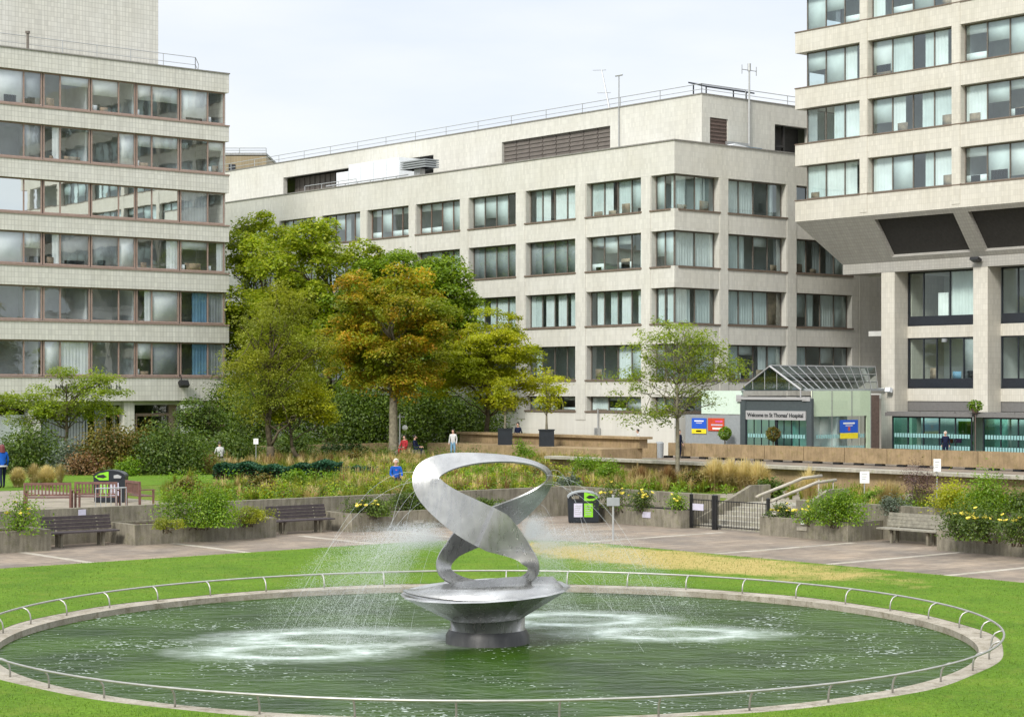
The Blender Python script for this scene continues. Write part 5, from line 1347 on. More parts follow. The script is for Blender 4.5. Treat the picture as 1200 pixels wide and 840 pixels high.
# ---------------------------------------------------------------- planting
def unit(v): return v/np.maximum(np.linalg.norm(v, axis=1, keepdims=True), 1e-9)
def leaf_quads(C, size, aspect=.55, upbias=.5, out=None):
    """one pointed four sided leaf per centre"""
    n = len(C); nrm = rng.normal(size=(n, 3)); nrm[:, 2] = np.abs(nrm[:, 2])+upbias
    if out is not None: nrm += out*.8
    nrm = unit(nrm); d = rng.normal(size=(n, 3)); d -= nrm*(d*nrm).sum(1, keepdims=True); d = unit(d); s = np.cross(nrm, d)
    L = (size*rng.uniform(.7, 1.35, n))[:, None]
    droop = np.zeros((n, 3)); droop[:, 2] = -.12*L[:, 0]
    V = np.stack([C-d*L*.5, C-s*L*aspect*.5, C+d*L*.5+droop, C+s*L*aspect*.5], 1).reshape(-1, 3)
    return V, np.arange(4*n).reshape(n, 4)
def crown_points(base, ell, ncl, per, cr, flat=.6, shell=.5, lobe=False):
    """leaf clumps spread through ellipsoids given as (right, forward, z, r right, r forward, r up)"""
    w = np.array([e[3]*e[4]*e[5] for e in ell])**.8; w /= w.sum()
    idx = rng.choice(len(ell), ncl, p=w); E = np.array(ell, float)[idx]
    u = unit(rng.normal(size=(ncl, 3))); rad = (shell+(1-shell)*rng.uniform(0, 1, ncl)**.6)[:, None]
    loc = u*rad; off = E[:, :2]; R_ = np.array(RIGHT); F_ = np.array(FWD)
    cc = np.array(base)[None]+R_[None]*(E[:, 0]+loc[:, 0]*E[:, 3])[:, None]+F_[None]*(E[:, 1]+loc[:, 1]*E[:, 4])[:, None]
    cc[:, 2] += E[:, 2]+loc[:, 2]*E[:, 5]
    k = rng.poisson(per, ncl)+3; ci = np.repeat(np.arange(ncl), k); n = len(ci)
    crs = cr*rng.uniform(.65, 1.35, ncl)
    if lobe:                       # leaves sit on the skin of each bough's dome, thinner below
        q = unit(rng.normal(size=(n, 3))); q[:, 2] = np.where(rng.uniform(0, 1, n) < .72, np.abs(q[:, 2]), q[:, 2])
        d = q*(crs[ci]*1.5*rng.uniform(.25, 1, n)**.35)[:, None]*np.array([1, 1, flat*1.15])
        d += rng.normal(0, .07, (n, 3))
        return cc, cc[ci]+d, unit(q+u[ci]*.4)
    d = rng.normal(size=(n, 3))*crs[ci][:, None]*np.array([1, 1, flat])
    # clumps sag a little at their rims
    d[:, 2] -= .18*(d[:, 0]**2+d[:, 1]**2)/crs[ci]
    return cc, cc[ci]+d, unit(u[ci]+d/cr*.5)
def branch(b, p0, p1, r0, r1, seg=5, wob=.12, sag=.0):
    L = (p1-p0).length; pts = []
    for k in range(seg+1):
        t = k/seg; q = p0.lerp(p1, t)
        if 0 < k < seg: q += Vector(rng.normal(0, wob*L/seg, 3))
        q.z += sag*L*math.sin(pi*t); pts.append(q)
    b.tube(pts, [r0+(r1-r0)*k/seg for k in range(seg+1)], 6); return pts
def tree(name, label, px, D, z, ell, ncl, per, leaf, mat, bark='bark', tr=.22, fork=2.0, cr=.6, flat=.6, shell=.5, nlimb=26, lean=0.0, upbias=1.1, aspect=.6, multi=1, group=None, cat='tree', trunkpx=None):
    base = at(px, D, z); t = thing(name, label, cat, base, group)
    cc, P, out = crown_points(base, ell, ncl, per, cr, flat, shell, True)
    V, Q = leaf_quads(P, leaf, aspect, upbias, out); np_mesh('crown', V, Q, M[mat], t, base)
    b = MB(); b.smooth = True
    top = max(e[2]+e[5] for e in ell)
    tp = base+RIGHT*lean+Vector((0, 0, fork)); ms = []
    b.tube([base-Vector((0, 0, .3)), base+Vector((0, 0, .05)), base+Vector((0, 0, .35)), base.lerp(tp, .6)+RIGHT*lean*.1, tp], [tr*1.5, tr*1.35, tr*1.05, tr*.95, tr*.85], 8)
    leader = base+RIGHT*(lean*1.6)+Vector((0, 0, fork+(top-fork)*.75))
    lp = branch(b, tp, leader, tr*.8, tr*.18, 7, .07)
    pick = cc[rng.choice(len(cc), min(nlimb, len(cc)), replace=False)]
    for c in pick:
        c = Vector(c); zz = max(fork*.85, min(c.z-z-.5, top*.8))
        s0 = tp if zz <= fork else lp[min(len(lp)-1, int(7*(zz-fork)/max(.1, (top-fork)*.75)*.75))]
        r0 = tr*(.42 if s0 == tp else .25); pts = branch(b, s0, c, r0, .015, 5, .16, .05)
        for _ in range(3):
            m_ = pts[int(rng.integers(2, 5))]; e_ = Vector(cc[rng.integers(len(cc))])
            if (e_-m_).length < 2.4: branch(b, m_, e_, r0*.4, .01, 3, .15)
    b.build('trunk', M[bark], t, base)
    return t
# big planes in front of the long cream block, each in turn
tree('plane_tree', 'tall green plane tree close against the corner of the grey block', 306, 140, 1, [(0, 0, 10.5, 4.2, 4, 5.2), (-.6, 0, 14.2, 2.0, 2.2, 2.2), (1.5, -1, 7, 4, 4, 4), (-2.0, 0, 5.5, 1.8, 3, 4)], 185, 270, .24, 'lf_plane', cr=.68, shell=.55, tr=.35, fork=3.5, group='plane trees before the long block')
tree('plane_tree', 'tall yellow green plane tree with domed top behind the feathery tree', 385, 133, 1, [(0, 0, 10.6, 4.2, 4, 4.6), (-2.6, -1, 11.2, 3.2, 3, 3.6), (-1.6, 0, 13.8, 2.3, 2.2, 1.8), (2.6, 0, 9.2, 2.4, 3, 4), (0, -1, 6, 5, 4, 3.5)], 185, 270, .24, 'lf_plane', cr=.68, shell=.55, tr=.35, fork=3.5, group='plane trees before the long block')
tree('plane_tree', 'deep green plane tree behind the golden tree, right of the domed one', 462, 130, 1, [(0, 0, 9.2, 3.2, 3.5, 3.8), (.8, 0, 10.9, 1.8, 2, 1.6), (-2.0, 0, 7, 3, 3, 4)], 135, 260, .23, 'lf_plane2', cr=.66, shell=.55, tr=.3, fork=3, group='plane trees before the long block')
tree('plane_tree', 'deep green round plane tree left of the white ground floor windows', 522, 127, 1, [(-.4, 0, 8.8, 2.2, 3, 3.4), (-1.6, 0, 7.0, 2.6, 3, 4), (.3, 0, 7.8, 1.8, 2.5, 3.0), (-.5, 0, 10.9, 1.3, 1.6, 1.3)], 140, 260, .23, 'lf_plane2', cr=.64, shell=.55, tr=.3, fork=3, group='plane trees before the long block')
tree('maple_tree', 'golden brown autumn tree with a straight pale trunk', 461, 111, 1, [(0, 0, 7.4, 3.6, 3.6, 2.5), (-1.2, 0, 8.9, 2.0, 2, 1.5), (.6, 0, 9.3, 1.9, 2, 1.3), (-3.1, 0, 6.4, 1.6, 1.8, 1.1), (2.1, 0, 7.2, 1.5, 1.8, 1.6), (.2, 0, 5.2, 2.8, 3, 1.7), (-1.7, 0, 4.8, 1.9, 2, 1.2), (.7, 0, 4.2, 1.9, 2.2, 1.1)], 190, 260, .18, 'lf_gold', 'bark_pale', tr=.26, fork=3.2, cr=.50, shell=.45, flat=.5)
tree('acer_tree', 'layered yellow green tree with dark spreading limbs beside the cube planters', 570, 116, 1, [(0, 0, 6.0, 3.0, 2.6, 1.2), (.3, 0, 7.3, 1.7, 1.7, 1.15), (-2.2, 0, 4.7, 2.0, 2, .9), (2.2, 0, 4.9, 2.2, 2, 1.0), (3.2, -.4, 3.8, 1.6, 1.4, .7), (-3.0, 0, 3.9, 1.7, 1.6, .9), (-1.4, 0, 5.6, 2.2, 2, 1.0), (0, -.5, 4.0, 2.6, 2, .9), (1.2, -.5, 2.9, 1.5, 1.4, .5)], 160, 230, .16, 'lf_yel', tr=.20, fork=1.1, cr=.52, flat=.30, shell=.3, nlimb=34)
tree('acacia_tree', 'thin feathery olive tree forking low above the dark clipped hedge', 317, 97, TZ, [(.3, 0, 5.8, 2.6, 2.4, 2.2), (.5, 0, 7.9, 1.7, 1.7, 1.4), (-1.0, 0, 4.3, 1.8, 2, 1.5), (-.8, 0, 2.8, 1.7, 1.8, .9), (1.2, 0, 3.2, 1.9, 1.9, .9), (1.8, 0, 5.2, 1.5, 1.8, 1.6)], 190, 150, .13, 'lf_olive', tr=.22, fork=1.0, cr=.42, flat=.6, shell=.25, nlimb=30, aspect=.4)
tree('acacia_tree', 'small golden green crown on a leaning limb right of the feathery tree', 354, 98, TZ, [(.3, 0, 3.2, 1.7, 1.6, .75), (1.2, 0, 2.7, 1.0, 1.2, .6), (-.9, 0, 2.7, 1.1, 1.2, .6)], 60, 150, .14, 'lf_yel', tr=.12, fork=.9, cr=.34, flat=.5, shell=.3, nlimb=12, lean=-.5)
tree('honey_locust', 'airy bright green young tree in front of the glass entrance', 794, 79, 1, [(0, 0, 5.3, 2.0, 2, 1.1), (-.7, 0, 6.0, 1.4, 1.4, .8), (1.6, 0, 5.0, 1.4, 1.5, .9), (2.5, 0, 4.4, .9, 1, .7), (-2.0, 0, 4.0, 1.3, 1.4, .7), (.2, 0, 4.2, 2.1, 2, .8), (-1.3, 0, 2.7, 1.3, 1.3, .6), (.9, 0, 3.1, 1.0, 1.3, .7)], 150, 75, .125, 'lf_fresh', 'bark_pale', tr=.085, fork=2.5, cr=.30, flat=.5, shell=.2, nlimb=34, aspect=.42)
tree('hawthorn_tree', 'low wide spreading tree in front of the grey block entrance', 78, 104, 1, [(-1.6, 0, 3.3, 2.4, 2.2, .55), (1.4, 0, 3.5, 2.2, 2, .5), (.3, 0, 4.5, 1.8, 1.7, .45), (2.3, 0, 4.2, 1.2, 1.3, .35), (-3.6, 0, 3.0, 1.4, 1.6, .6), (0, 0, 2.7, 2.4, 2, .4), (-1.4, 0, 2.1, 2.0, 1.8, .5), (1.7, 0, 2.4, 1.8, 1.6, .5)], 130, 100, .14, 'lf_fresh', tr=.13, fork=1.0, cr=.38, flat=.36, shell=.2, nlimb=28, multi=2)
tree('hawthorn_tree', 'small bushy green tree at the right end of the grey block', 245, 112, 1, [(-.3, 0, 1.6, 1.2, 1.4, .9), (-.9, 0, 2.0, .9, 1.1, .9)], 60, 110, .15, 'lf_shrub', tr=.10, fork=.8, cr=.42, flat=.6, shell=.3, nlimb=12)
for (c, D), (ell, mt, lab) in zip(CUBES, (([(0, 0, 1.6, .6, .6, .5), (-.3, 0, 2.1, .5, .5, .4)], 'lf_yel', 'thin yellow green tree growing in the left cube planter'), ([(0, 0, 1.5, .8, .8, .5), (.3, 0, 2.2, .6, .6, .4), (-.2, 0, 2.8, .35, .35, .4)], 'lf_yel', 'thin yellow green tree growing in the right cube planter'))):
    r = CX+F*(c.dot(RIGHT))/c.dot(FWD); tree('potted_tree', lab, r, c.dot(FWD), c.z+.9, ell, 28, 55, .15, mt, 'bark_pale', tr=.06, fork=.8, cr=.28, shell=.3, nlimb=8)

def shrub(name, label, px, D, w, h, mat, n, leaf=.11, z=TZ, lumps=7, flat=.8, spiky=False, dp=None, group=None, cat='shrub', stems=8, flower=0, fz=(.5, 1.0), aspect=.55, upbias=.4, mound=.62):
    base = at(px, D, z); t = thing(name, label, cat, base, group); dp = dp or w*.8
    ell = []
    for k in range(lumps):
        u = rng.uniform(-1, 1)*.62; n_ = 0; v = rng.uniform(-1, 1)*.6; s = rng.uniform(.34, .55)
        hh = h*(1-.45*u*u)*rng.uniform(.75, 1.0)
        ell.append((u*w/2, v*dp/2, hh*.55, w*.5*s, dp*.5*s, hh*.45))
    n = int(n*1.5); ncl = max(10, n//34); cc, P, out = crown_points(base, ell, ncl, n/ncl, min(w, h)*.15, flat, .45)
    P[:, 2] = np.maximum(P[:, 2], z+.03)
    V, Q = leaf_quads(P, leaf, aspect, upbias, out); np_mesh('foliage', V, Q, M[mat], t, base)
    b = MB(); b.smooth = True
    for c in cc[rng.choice(len(cc), min(stems, len(cc)), replace=False)]:
        p0 = base+RIGHT*float(rng.normal(0, w*.08))+FWD*float(rng.normal(0, dp*.08)); branch(b, p0-Vector((0, 0, .1)), Vector(c), .022, .006, 4, .12)
    b.build('stem', M['bark'], t, base)
    if flower:
        proto = None
        for k in range(flower):
            c = Vector(cc[rng.integers(len(cc))])+Vector(rng.normal(0, min(w, h)*.10, 3)); c -= FWD*float(rng.uniform(0, dp*.3)); c.z = max(c.z, z+h*fz[0])
            if proto is None:
                q = MB(); q.smooth = True
                for j in range(6):
                    a = 2*pi*j/6; d = Vector((math.cos(a), math.sin(a), .35)); s_ = Vector((-math.sin(a), math.cos(a), 0))
                    q.add([(0, 0, -.02), d*.045+s_*.03, d*.065+Vector((0, 0, .012)), d*.045-s_*.03], [(0, 1, 2, 3)])
                q.lathe([(.0, -.02), (.03, .0), (.032, .03), (.0, .045)], (0, 0, 0), 6)
                o = proto = q.build('blossom', M['rose'], t, c, True)
            else:
                o = proto.copy(); COL.objects.link(o); o.parent = t; o.location = c-base
            s_ = float(rng.uniform(.7, 1.25)); o.scale = (s_, s_, s_); o.rotation_euler = (float(rng.uniform(-.9, .3)), float(rng.uniform(-.6, .6)), float(rng.uniform(0, 6)))
    return t
# left terrace
shrub('garden_shrub', 'olive rounded shrub just right of the walker in blue', 45, 89, 3.6, 2.5, 'lf_shrub', 4600, .14)
shrub('garden_shrub', 'rusty yellow flecked shrub in front of the grey cladding', 126, 88, 2.7, 2.5, 'lf_rust', 4200, .13)
shrub('garden_shrub', 'olive yellow shrub between the rusty one and the big dark bush', 160, 89, 2.7, 2.4, 'lf_rust', 4200, .13)
shrub('garden_shrub', 'big dark green rounded bush before the black entrance', 200, 88, 3.7, 2.5, 'lf_shrub', 6800, .13)
shrub('garden_shrub', 'pale grey green low bush at the foot of the wide spreading tree', 84, 88, 1.9, 1.7, 'lf_grey', 1800, .12)
shrub('garden_shrub', 'mid green low bush in front of the olive yellow shrub', 150, 86, 1.4, .9, 'lf_bright', 1000)
shrub('garden_shrub', 'orange brown low shrub in front of the wide tree trunk', 103, 87, 1.8, 1.2, 'gr_rust', 1200)
shrub('garden_shrub', 'dark green bushy shrub left of the forked tree trunk', 275, 100, 3.2, 1.9, 'lf_shrub', 2400, .14)
shrub('garden_shrub', 'dark green shrub right of the forked tree trunk', 345, 104, 3.2, 1.9, 'lf_shrub', 2200, .14)
shrub('garden_shrub', 'dark low spreading conifer left of the golden tree trunk', 402, 106, 2.9, 1.1, 'lf_dark', 2200, .14)
for (px, D, w, h, lab) in ((395, 124, 6, 4.6, 'dark tall undergrowth below the domed plane tree'), (440, 124, 5.5, 5.0, 'dark tall undergrowth behind the golden tree, left of its trunk'), (497, 123, 5.5, 5.0, 'dark tall undergrowth behind the golden tree, right of its trunk'), (545, 124, 4.5, 4.6, 'dark tall undergrowth left of the layered tree trunk'), (330, 124, 7.0, 5.2, 'dark tall undergrowth behind the forked tree'), (281, 128, 4.2, 6.0, 'dark tall undergrowth by the pink banner')):
    shrub('undergrowth_bush', lab, px, D, w, h, 'lf_under', 6500, .17, group='undergrowth below the plane trees')
# clipped hedge
def hedge():
    a, c = at(252, 83, TZ), at(400, 85.5, TZ); t = thing('clipped_hedge', 'long low dark teal clipped hedge below the forked tree', 'hedge', a)
    n = 9000; u = rng.uniform(0, 1, n); v = rng.uniform(-.5, .5, n)*1.6; zz = .62*rng.uniform(0, 1, n)**.4
    hz = .62+.10*np.sin(u*9)+.06*np.sin(u*31)
    P = np.array(a)[None]+(np.array(c)-np.array(a))[None]*u[:, None]+np.array(FWD)[None]*v[:, None]; P[:, 2] += zz*hz/.62
    V, Q = leaf_quads(P, .13, .5, .8); np_mesh('foliage', V, Q, M['lf_teal'], t, a)
    core = MB(); core.prism([a+FWD*-.5, c+FWD*-.5, c+FWD*.5, a+FWD*.5], (0, 0, .45)); core.build('inner_growth', M['soil'], t)
hedge()
shrub('garden_shrub', 'dark teal low mound at the right end of the clipped hedge', 425, 82, 1.9, .7, 'lf_teal', 1400, .11)
# grasses: individual tufts that stand out
def tuft_mesh(n, h, spread, width, curve=.5):
    an = rng.uniform(0, 2*pi, n); r = np.abs(rng.normal(0, .10, n))*spread; hh = h*rng.uniform(.65, 1.1, n); lean = spread*rng.uniform(.0, 1.0, n)*curve
    d = np.stack([np.cos(an), np.sin(an), 0*an], 1); s = np.stack([-np.sin(an), np.cos(an), 0*an], 1)
    q = lean/max(spread*curve, .01)
    b0 = d*r[:, None]; m = b0+d*(lean*.45)[:, None]; m[:, 2] = hh*(.68-.16*q*q); tp = b0+d*lean[:, None]; tp[:, 2] = hh*(1-.58*q*q)
    w = width*rng.uniform(.7, 1.3, n)[:, None]
    V = np.stack([b0-s*w, b0+s*w, m+s*w*.75, m-s*w*.75, tp+s*w*.15, tp-s*w*.15], 1).reshape(-1, 3)
    k = 6*np.arange(n)[:, None]; Q = np.concatenate([k+np.array([0, 1, 2, 3]), k+np.array([3, 2, 4, 5])], 0)
    return V, Q
def tuft(px, D, h, spread, mat, label, n=420, width=.008, z=TZ, curve=.9):
    c = at(px, D, z); V, Q = tuft_mesh(n, h, spread, width, curve); o = np_mesh('grass_tuft', V+np.array(c), Q, M[mat], None, c); tag(o, label, 'ornamental grass', 'ornamental grass tufts')
tuft(21, 76.5, .78, .62, 'gr_pale', 'pale straw grass tuft nearest the walker in blue', 1300, .011)
tuft(55, 76.0, .88, .72, 'gr_pale', 'pale round straw grass tuft right of the first, by the little lawn', 1500, .011)
tuft(70, 80, .8, .5, 'gr_tan', 'tan wispy grass tuft behind the pale round tufts', 500)
tuft(40, 80, .8, .7, 'gr_tan', 'tan loose grass tuft between and behind the two pale ones', 600)
tuft(246, 88, 1.0, 1.0, 'gr_tan', 'tan mounded grass at the right of the big dark bush', 1100)
for i, (px, D, h, lab) in enumerate(((838, 73.5, 1.25, 'pale straw grass clump left in the row above the gate'), (856, 73, 1.25, 'pale straw grass clump second in the row above the gate'), (873, 72.5, 1.25, 'pale straw grass clump third in the row above the gate'), (888, 72, 1.2, 'pale straw grass clump right in the row above the gate'))): tuft(px, D, h, .95, 'gr_pale', lab, 1500, .012)
tuft(948, 66.5, 1.25, .7, 'gr_pale', 'pale straw grass clump right of the step handrail', 600)
tuft(752, 76, .85, .8, 'gr_rust', 'rust coloured grass clump right of the rounded green bush', 900)
tuft(783, 75.5, .9, .8, 'gr_rust', 'rust coloured grass clump left of the airy tree foot', 900)
tuft(1043, 62.5, .95, .7, 'gr_tan', 'tan grass clump between the leafy bush and the purple shrub', 700)
# centre and right shrubs
shrub('spiky_shrub', 'spiky dark green cordyline like shrub right of the fountain top', 685, 82, 1.2, 1.55, 'lf_bright', 900, .20, aspect=.16, upbias=.0)
shrub('spiky_shrub', 'spiky green plant below the right cube planter', 613, 98, 1.1, 1.3, 'lf_bright', 700, .24, aspect=.16, upbias=.0)
shrub('garden_shrub', 'clipped bright green rounded bush right of the spiky shrub', 714, 78, 1.3, 1.15, 'lf_bright', 1700, .08)
shrub('garden_shrub', 'olive green mounded bush at the foot of the airy tree', 822, 74, 1.8, .95, 'lf_rust', 1500, .09)
shrub('garden_shrub', 'purple brown feathery shrub beside the white notice', 1077, 61.5, 1.3, 1.8, 'lf_purple', 2400, .06, aspect=.35)
shrub('garden_shrub', 'grey green low bush below the purple shrub', 1050, 60.0, 1.3, .75, 'lf_grey', 1100, .07)
shrub('garden_shrub', 'bright green tall bush behind the roses at the right edge', 1155, 57, 1.6, 1.6, 'lf_bright', 2400, .08)
shrub('garden_shrub', 'yellow green bush behind the roses right of the purple shrub', 1118, 58.5, 1.2, 1.4, 'lf_yel', 1500, .08)
shrub('garden_shrub', 'green bush at the far right edge behind the roses', 1192, 56.5, 1.2, 1.3, 'lf_shrub', 1300, .08)
shrub('garden_shrub', 'dark bush below the little green tree beyond the clipped hedge', 250, 100, 2.4, 1.3, 'lf_shrub', 1400, .12)
for (px, D, w, h, m_, lab) in ((352, 74, 1.5, .95, 'lf_bright', 'fresh green mound in the meadow below the clipped hedge'), (505, 78, 1.6, .95, 'lf_shrub', 'olive green mound in the meadow left of the fountain top'), (572, 80, 1.7, .85, 'lf_bright', 'fresh green mound seen through the fountain loop'), (642, 80, 1.3, .9, 'lf_rust', 'rusty bush in the meadow right of the fountain loop'), (420, 97, 2.2, .9, 'lf_rust', 'olive rust bush behind the seated person in blue, to the left'), (308, 71, 1.3, .9, 'lf_rust', 'rusty olive bush behind the second dark bench'), (447, 70, 1.6, .7, 'lf_olive', 'grey olive mound above the rose planter by the fountain'), (540, 92, 1.8, .9, 'lf_shrub', 'dark green bush near the white topped walker'), (668, 73, 1.3, .7, 'lf_grey', 'grey green mound behind the black litter bin'), (1032, 63, 1.2, .8, 'lf_bright', 'fresh green bush behind the leafy planter bush'), (905, 69, 1.0, .8, 'lf_shrub', 'small dark bush beside the step handrails'), (218, 67, 1.3, .85, 'lf_rust', 'rusty olive bush at the left end of the garden meadow')):
    shrub('meadow_shrub', lab, px, D, w, h, m_, 1300, .10)
# planters
shrub('low_plants', 'thin olive plants at the left end of the planter between the dark benches', 196, 57.5, 1.0, .45, 'lf_olive', 700, .06, .5, dp=.9, cat='plants')
shrub('bushy_shrub', 'bushy bright green shrub overflowing the planter between the dark benches', 236, 58.8, 2.5, 1.5, 'lf_bright', 4600, .075, .5, dp=1.0, flat=.8)
shrub('low_plants', 'low olive plants along the planter between the dark benches', 290, 60.2, 2.2, .55, 'lf_olive', 1500, .06, .5, dp=.9, cat='plants')
shrub('rose_bush', 'thin yellow rose in the far left planter, drooping over its edge', 22, 55.6, 1.5, 1.25, 'lf_bright', 900, .08, .5, dp=.9, flower=9, cat='rose')
shrub('rose_bush', 'dense low yellow rose in the planter behind the fountain, left end', 432, 63.5, 1.7, .75, 'lf_shrub', 1700, .07, .5, dp=.9, flower=12, cat='rose')
shrub('low_plants', 'dense green plants in the planter left of the fountain', 487, 65.6, 2.2, .85, 'lf_shrub', 2200, .07, .5, dp=.9, cat='plants')
shrub('low_plants', 'low green plants in the planter just behind the fountain band', 560, 66.8, 2.0, .5, 'lf_shrub', 1400, .07, .5, dp=.9, cat='plants')
shrub('rose_bush', 'tall thin yellow rose behind the sign post', 722, 67.0, 1.2, 1.15, 'lf_shrub', 800, .07, .5, dp=.9, flower=12, cat='rose')
shrub('rose_bush', 'yellow rose between the sign post and the small right rose', 756, 66.2, 1.1, .95, 'lf_shrub', 900, .07, .5, dp=.9, flower=13, cat='rose')
shrub('rose_bush', 'small yellow rose at the gate end of its planter', 793, 65.2, .8, .85, 'lf_bright', 650, .07, .5, dp=.8, flower=12, cat='rose')
shrub('rose_bush', 'small yellow rose at the steps end of the next planter', 914, 61.8, .9, .6, 'lf_shrub', 600, .07, .5, dp=.8, flower=12, cat='rose')
shrub('rose_bush', 'yellow rose in front of the leafy bush right of the steps', 952, 60.4, .9, .8, 'lf_bright', 800, .07, .5, dp=.7, flower=10, cat='rose')
shrub('bushy_shrub', 'broad leafy green bush in the planter right of the steps', 982, 59.6, 1.7, 1.25, 'lf_bright', 3200, .075, .5, dp=1.2)
shrub('rose_bush', 'yellow rose above the silvery bench, left in the right edge planter', 1126, 54.8, 1.2, 1.2, 'lf_shrub', 1500, .075, .5, dp=1.1, flower=18, fz=(.55, 1), cat='rose')
shrub('rose_bush', 'yellow rose in the middle of the right edge planter', 1158, 53.8, 1.4, 1.15, 'lf_shrub', 1500, .075, .5, dp=1.1, flower=20, fz=(.55, 1), cat='rose')
shrub('rose_bush', 'yellow rose cut by the right edge of the photo', 1196, 52.6, 1.4, 1.15, 'lf_shrub', 1500, .075, .5, dp=1.1, flower=18, fz=(.55, 1), cat='rose')
def topiary(px, D, r, z, label, mat):
    c = at(px, D, .45); t = thing('topiary_ball', label, 'topiary', c); zc = hgt(z, D)
    n = 700; u = unit(rng.normal(size=(n, 3))); P = np.array((c.x, c.y, zc))+u*r*rng.uniform(.75, 1.05, n)[:, None]
    V, Q = leaf_quads(P, .14, .5, .2, u); np_mesh('crown', V, Q, M[mat], t, c)
    b = MB(); b.tube([(c.x, c.y, .45), (c.x, c.y, zc)], .04, 6); b.lathe([(.26, .45), (.32, 1.0), (.0, .98)], (c.x, c.y, 0), 10); b.build('stem', M['bark'], t)
topiary(849.5, 116.2, .40, 507.5, 'green clipped ball bush in front of the grey wall', 'lf_bright')
topiary(906, 113.6, .42, 508, 'brownish clipped ball bush in front of the glass doors', 'lf_rust')
c = Vector((92.0, on_x(1143, 92.0)[0], 3.55)); t = thing('hanging_basket', 'green trailing plant in a basket between the two dark canopies', 'basket', c)
n = 420; u = unit(rng.normal(size=(n, 3))); P = np.array(c)+u*np.array([.42, .48, .34])*rng.uniform(.5, 1.05, n)[:, None]+np.array([0, 0, .15]); V, Q = leaf_quads(P, .15, .5, .3, u); np_mesh('foliage', V, Q, M['lf_bright'], t, c)
b = MB(); b.lathe([(.0, -.32), (.16, -.28), (.28, -.02), (.0, .0)], c, 10); b.tube([c+Vector((0, 0, -.3)), (c.x, c.y, .45)], .03, 6); b.build('basket_stand', M['brown_post'], t)

# meadow planting that nobody could count
def meadow(name, mat, label, patches, width=.009, leaf=False):
    VV, QQ, k0 = [], [], 0
    for (p0, p1, D0, D1, h, ncl, per) in patches:
        for _ in range(ncl):
            D = math.sqrt(rng.uniform(D0*D0, D1*D1)); px = rng.uniform(p0, p1); c = at(px, D, TZ)
            if c.x < 58.5 and (c.y < 53.9 or (c.x < 48.1 and c.y < 53.9)) and c.x < 48.0: continue
            if 42.2 < c.y < 46.3 and c.x < 50.6: continue
            if 31.6 < c.x < 44.5 and 63.6 < c.y < 69.5: continue
            if c.x < 36.5 and c.y < 57.0: continue
            s = rng.uniform(.6, 1.25)
            if leaf:
                n = per; P = np.array(c)+rng.normal(size=(n, 3))*np.array([.28, .28, .0])*s; P[:, 2] = TZ+h*s*rng.uniform(.05, 1, n)
                V, Q = leaf_quads(P, .10, .45, .6)
            else:
                V, Q = tuft_mesh(per, h*s, .45*s, width, .8); V = V+np.array(c)
            VV.append(V); QQ.append(Q+k0); k0 += len(V)
    o = np_mesh(name, np.concatenate(VV), np.concatenate(QQ), M[mat], None, (40, 70, TZ)); tag(o, label, 'planting', None, 'stuff')
meadow('meadow_grass', 'gr_tan', 'tan grasses mixed through the garden beds', [(190, 480, 66, 80, .55, 110, 50), (230, 480, 90, 108, .6, 200, 44), (400, 700, 70, 100, .6, 260, 50), (700, 830, 72, 84, .6, 90, 50), (895, 1060, 60, 72, .5, 70, 44), (480, 700, 96, 106, .5, 90, 36)], .012)
meadow('meadow_grass', 'gr_pale', 'pale straw grasses scattered through the garden beds', [(210, 480, 66, 80, .6, 40, 50), (400, 700, 70, 100, .6, 90, 50), (230, 480, 92, 108, .6, 50, 44), (820, 900, 74, 82, .6, 40, 50)], .012)
meadow('meadow_grass', 'gr_green', 'green grasses mixed through the garden beds', [(190, 480, 64, 80, .6, 260, 50), (230, 480, 86, 108, .5, 260, 44), (400, 700, 70, 100, .55, 460, 50), (700, 840, 72, 84, .5, 140, 50), (895, 1200, 54, 72, .5, 160, 44), (480, 700, 96, 106, .5, 60, 36)], .012)
meadow('meadow_grass', 'gr_rust', 'rust brown seed heads in the garden beds', [(190, 480, 65, 80, .65, 24, 30), (400, 700, 70, 95, .65, 70, 32), (230, 480, 90, 106, .65, 40, 30), (700, 830, 74, 82, .6, 30, 30)], .011)
meadow('ground_cover', 'lf_bright', 'leafy green ground cover in the garden beds', [(190, 480, 63, 82, .45, 200, 60), (400, 700, 69, 96, .5, 300, 60), (700, 900, 70, 84, .4, 120, 50), (895, 1200, 54, 66, .4, 160, 50)], leaf=True)
meadow('ground_cover', 'lf_shrub', 'dark leafy ground cover in the garden beds', [(190, 480, 63, 82, .45, 140, 60), (400, 700, 69, 96, .45, 220, 60), (0, 260, 86, 104, .6, 160, 60), (230, 560, 100, 118, .6, 240, 60), (895, 1200, 54, 66, .35, 100, 50)], leaf=True)
meadow('ground_cover', 'lf_yel', 'yellow green leafy clumps in the garden beds', [(250, 480, 64, 78, .5, 50, 60), (400, 700, 69, 90, .5, 110, 60)], leaf=True)
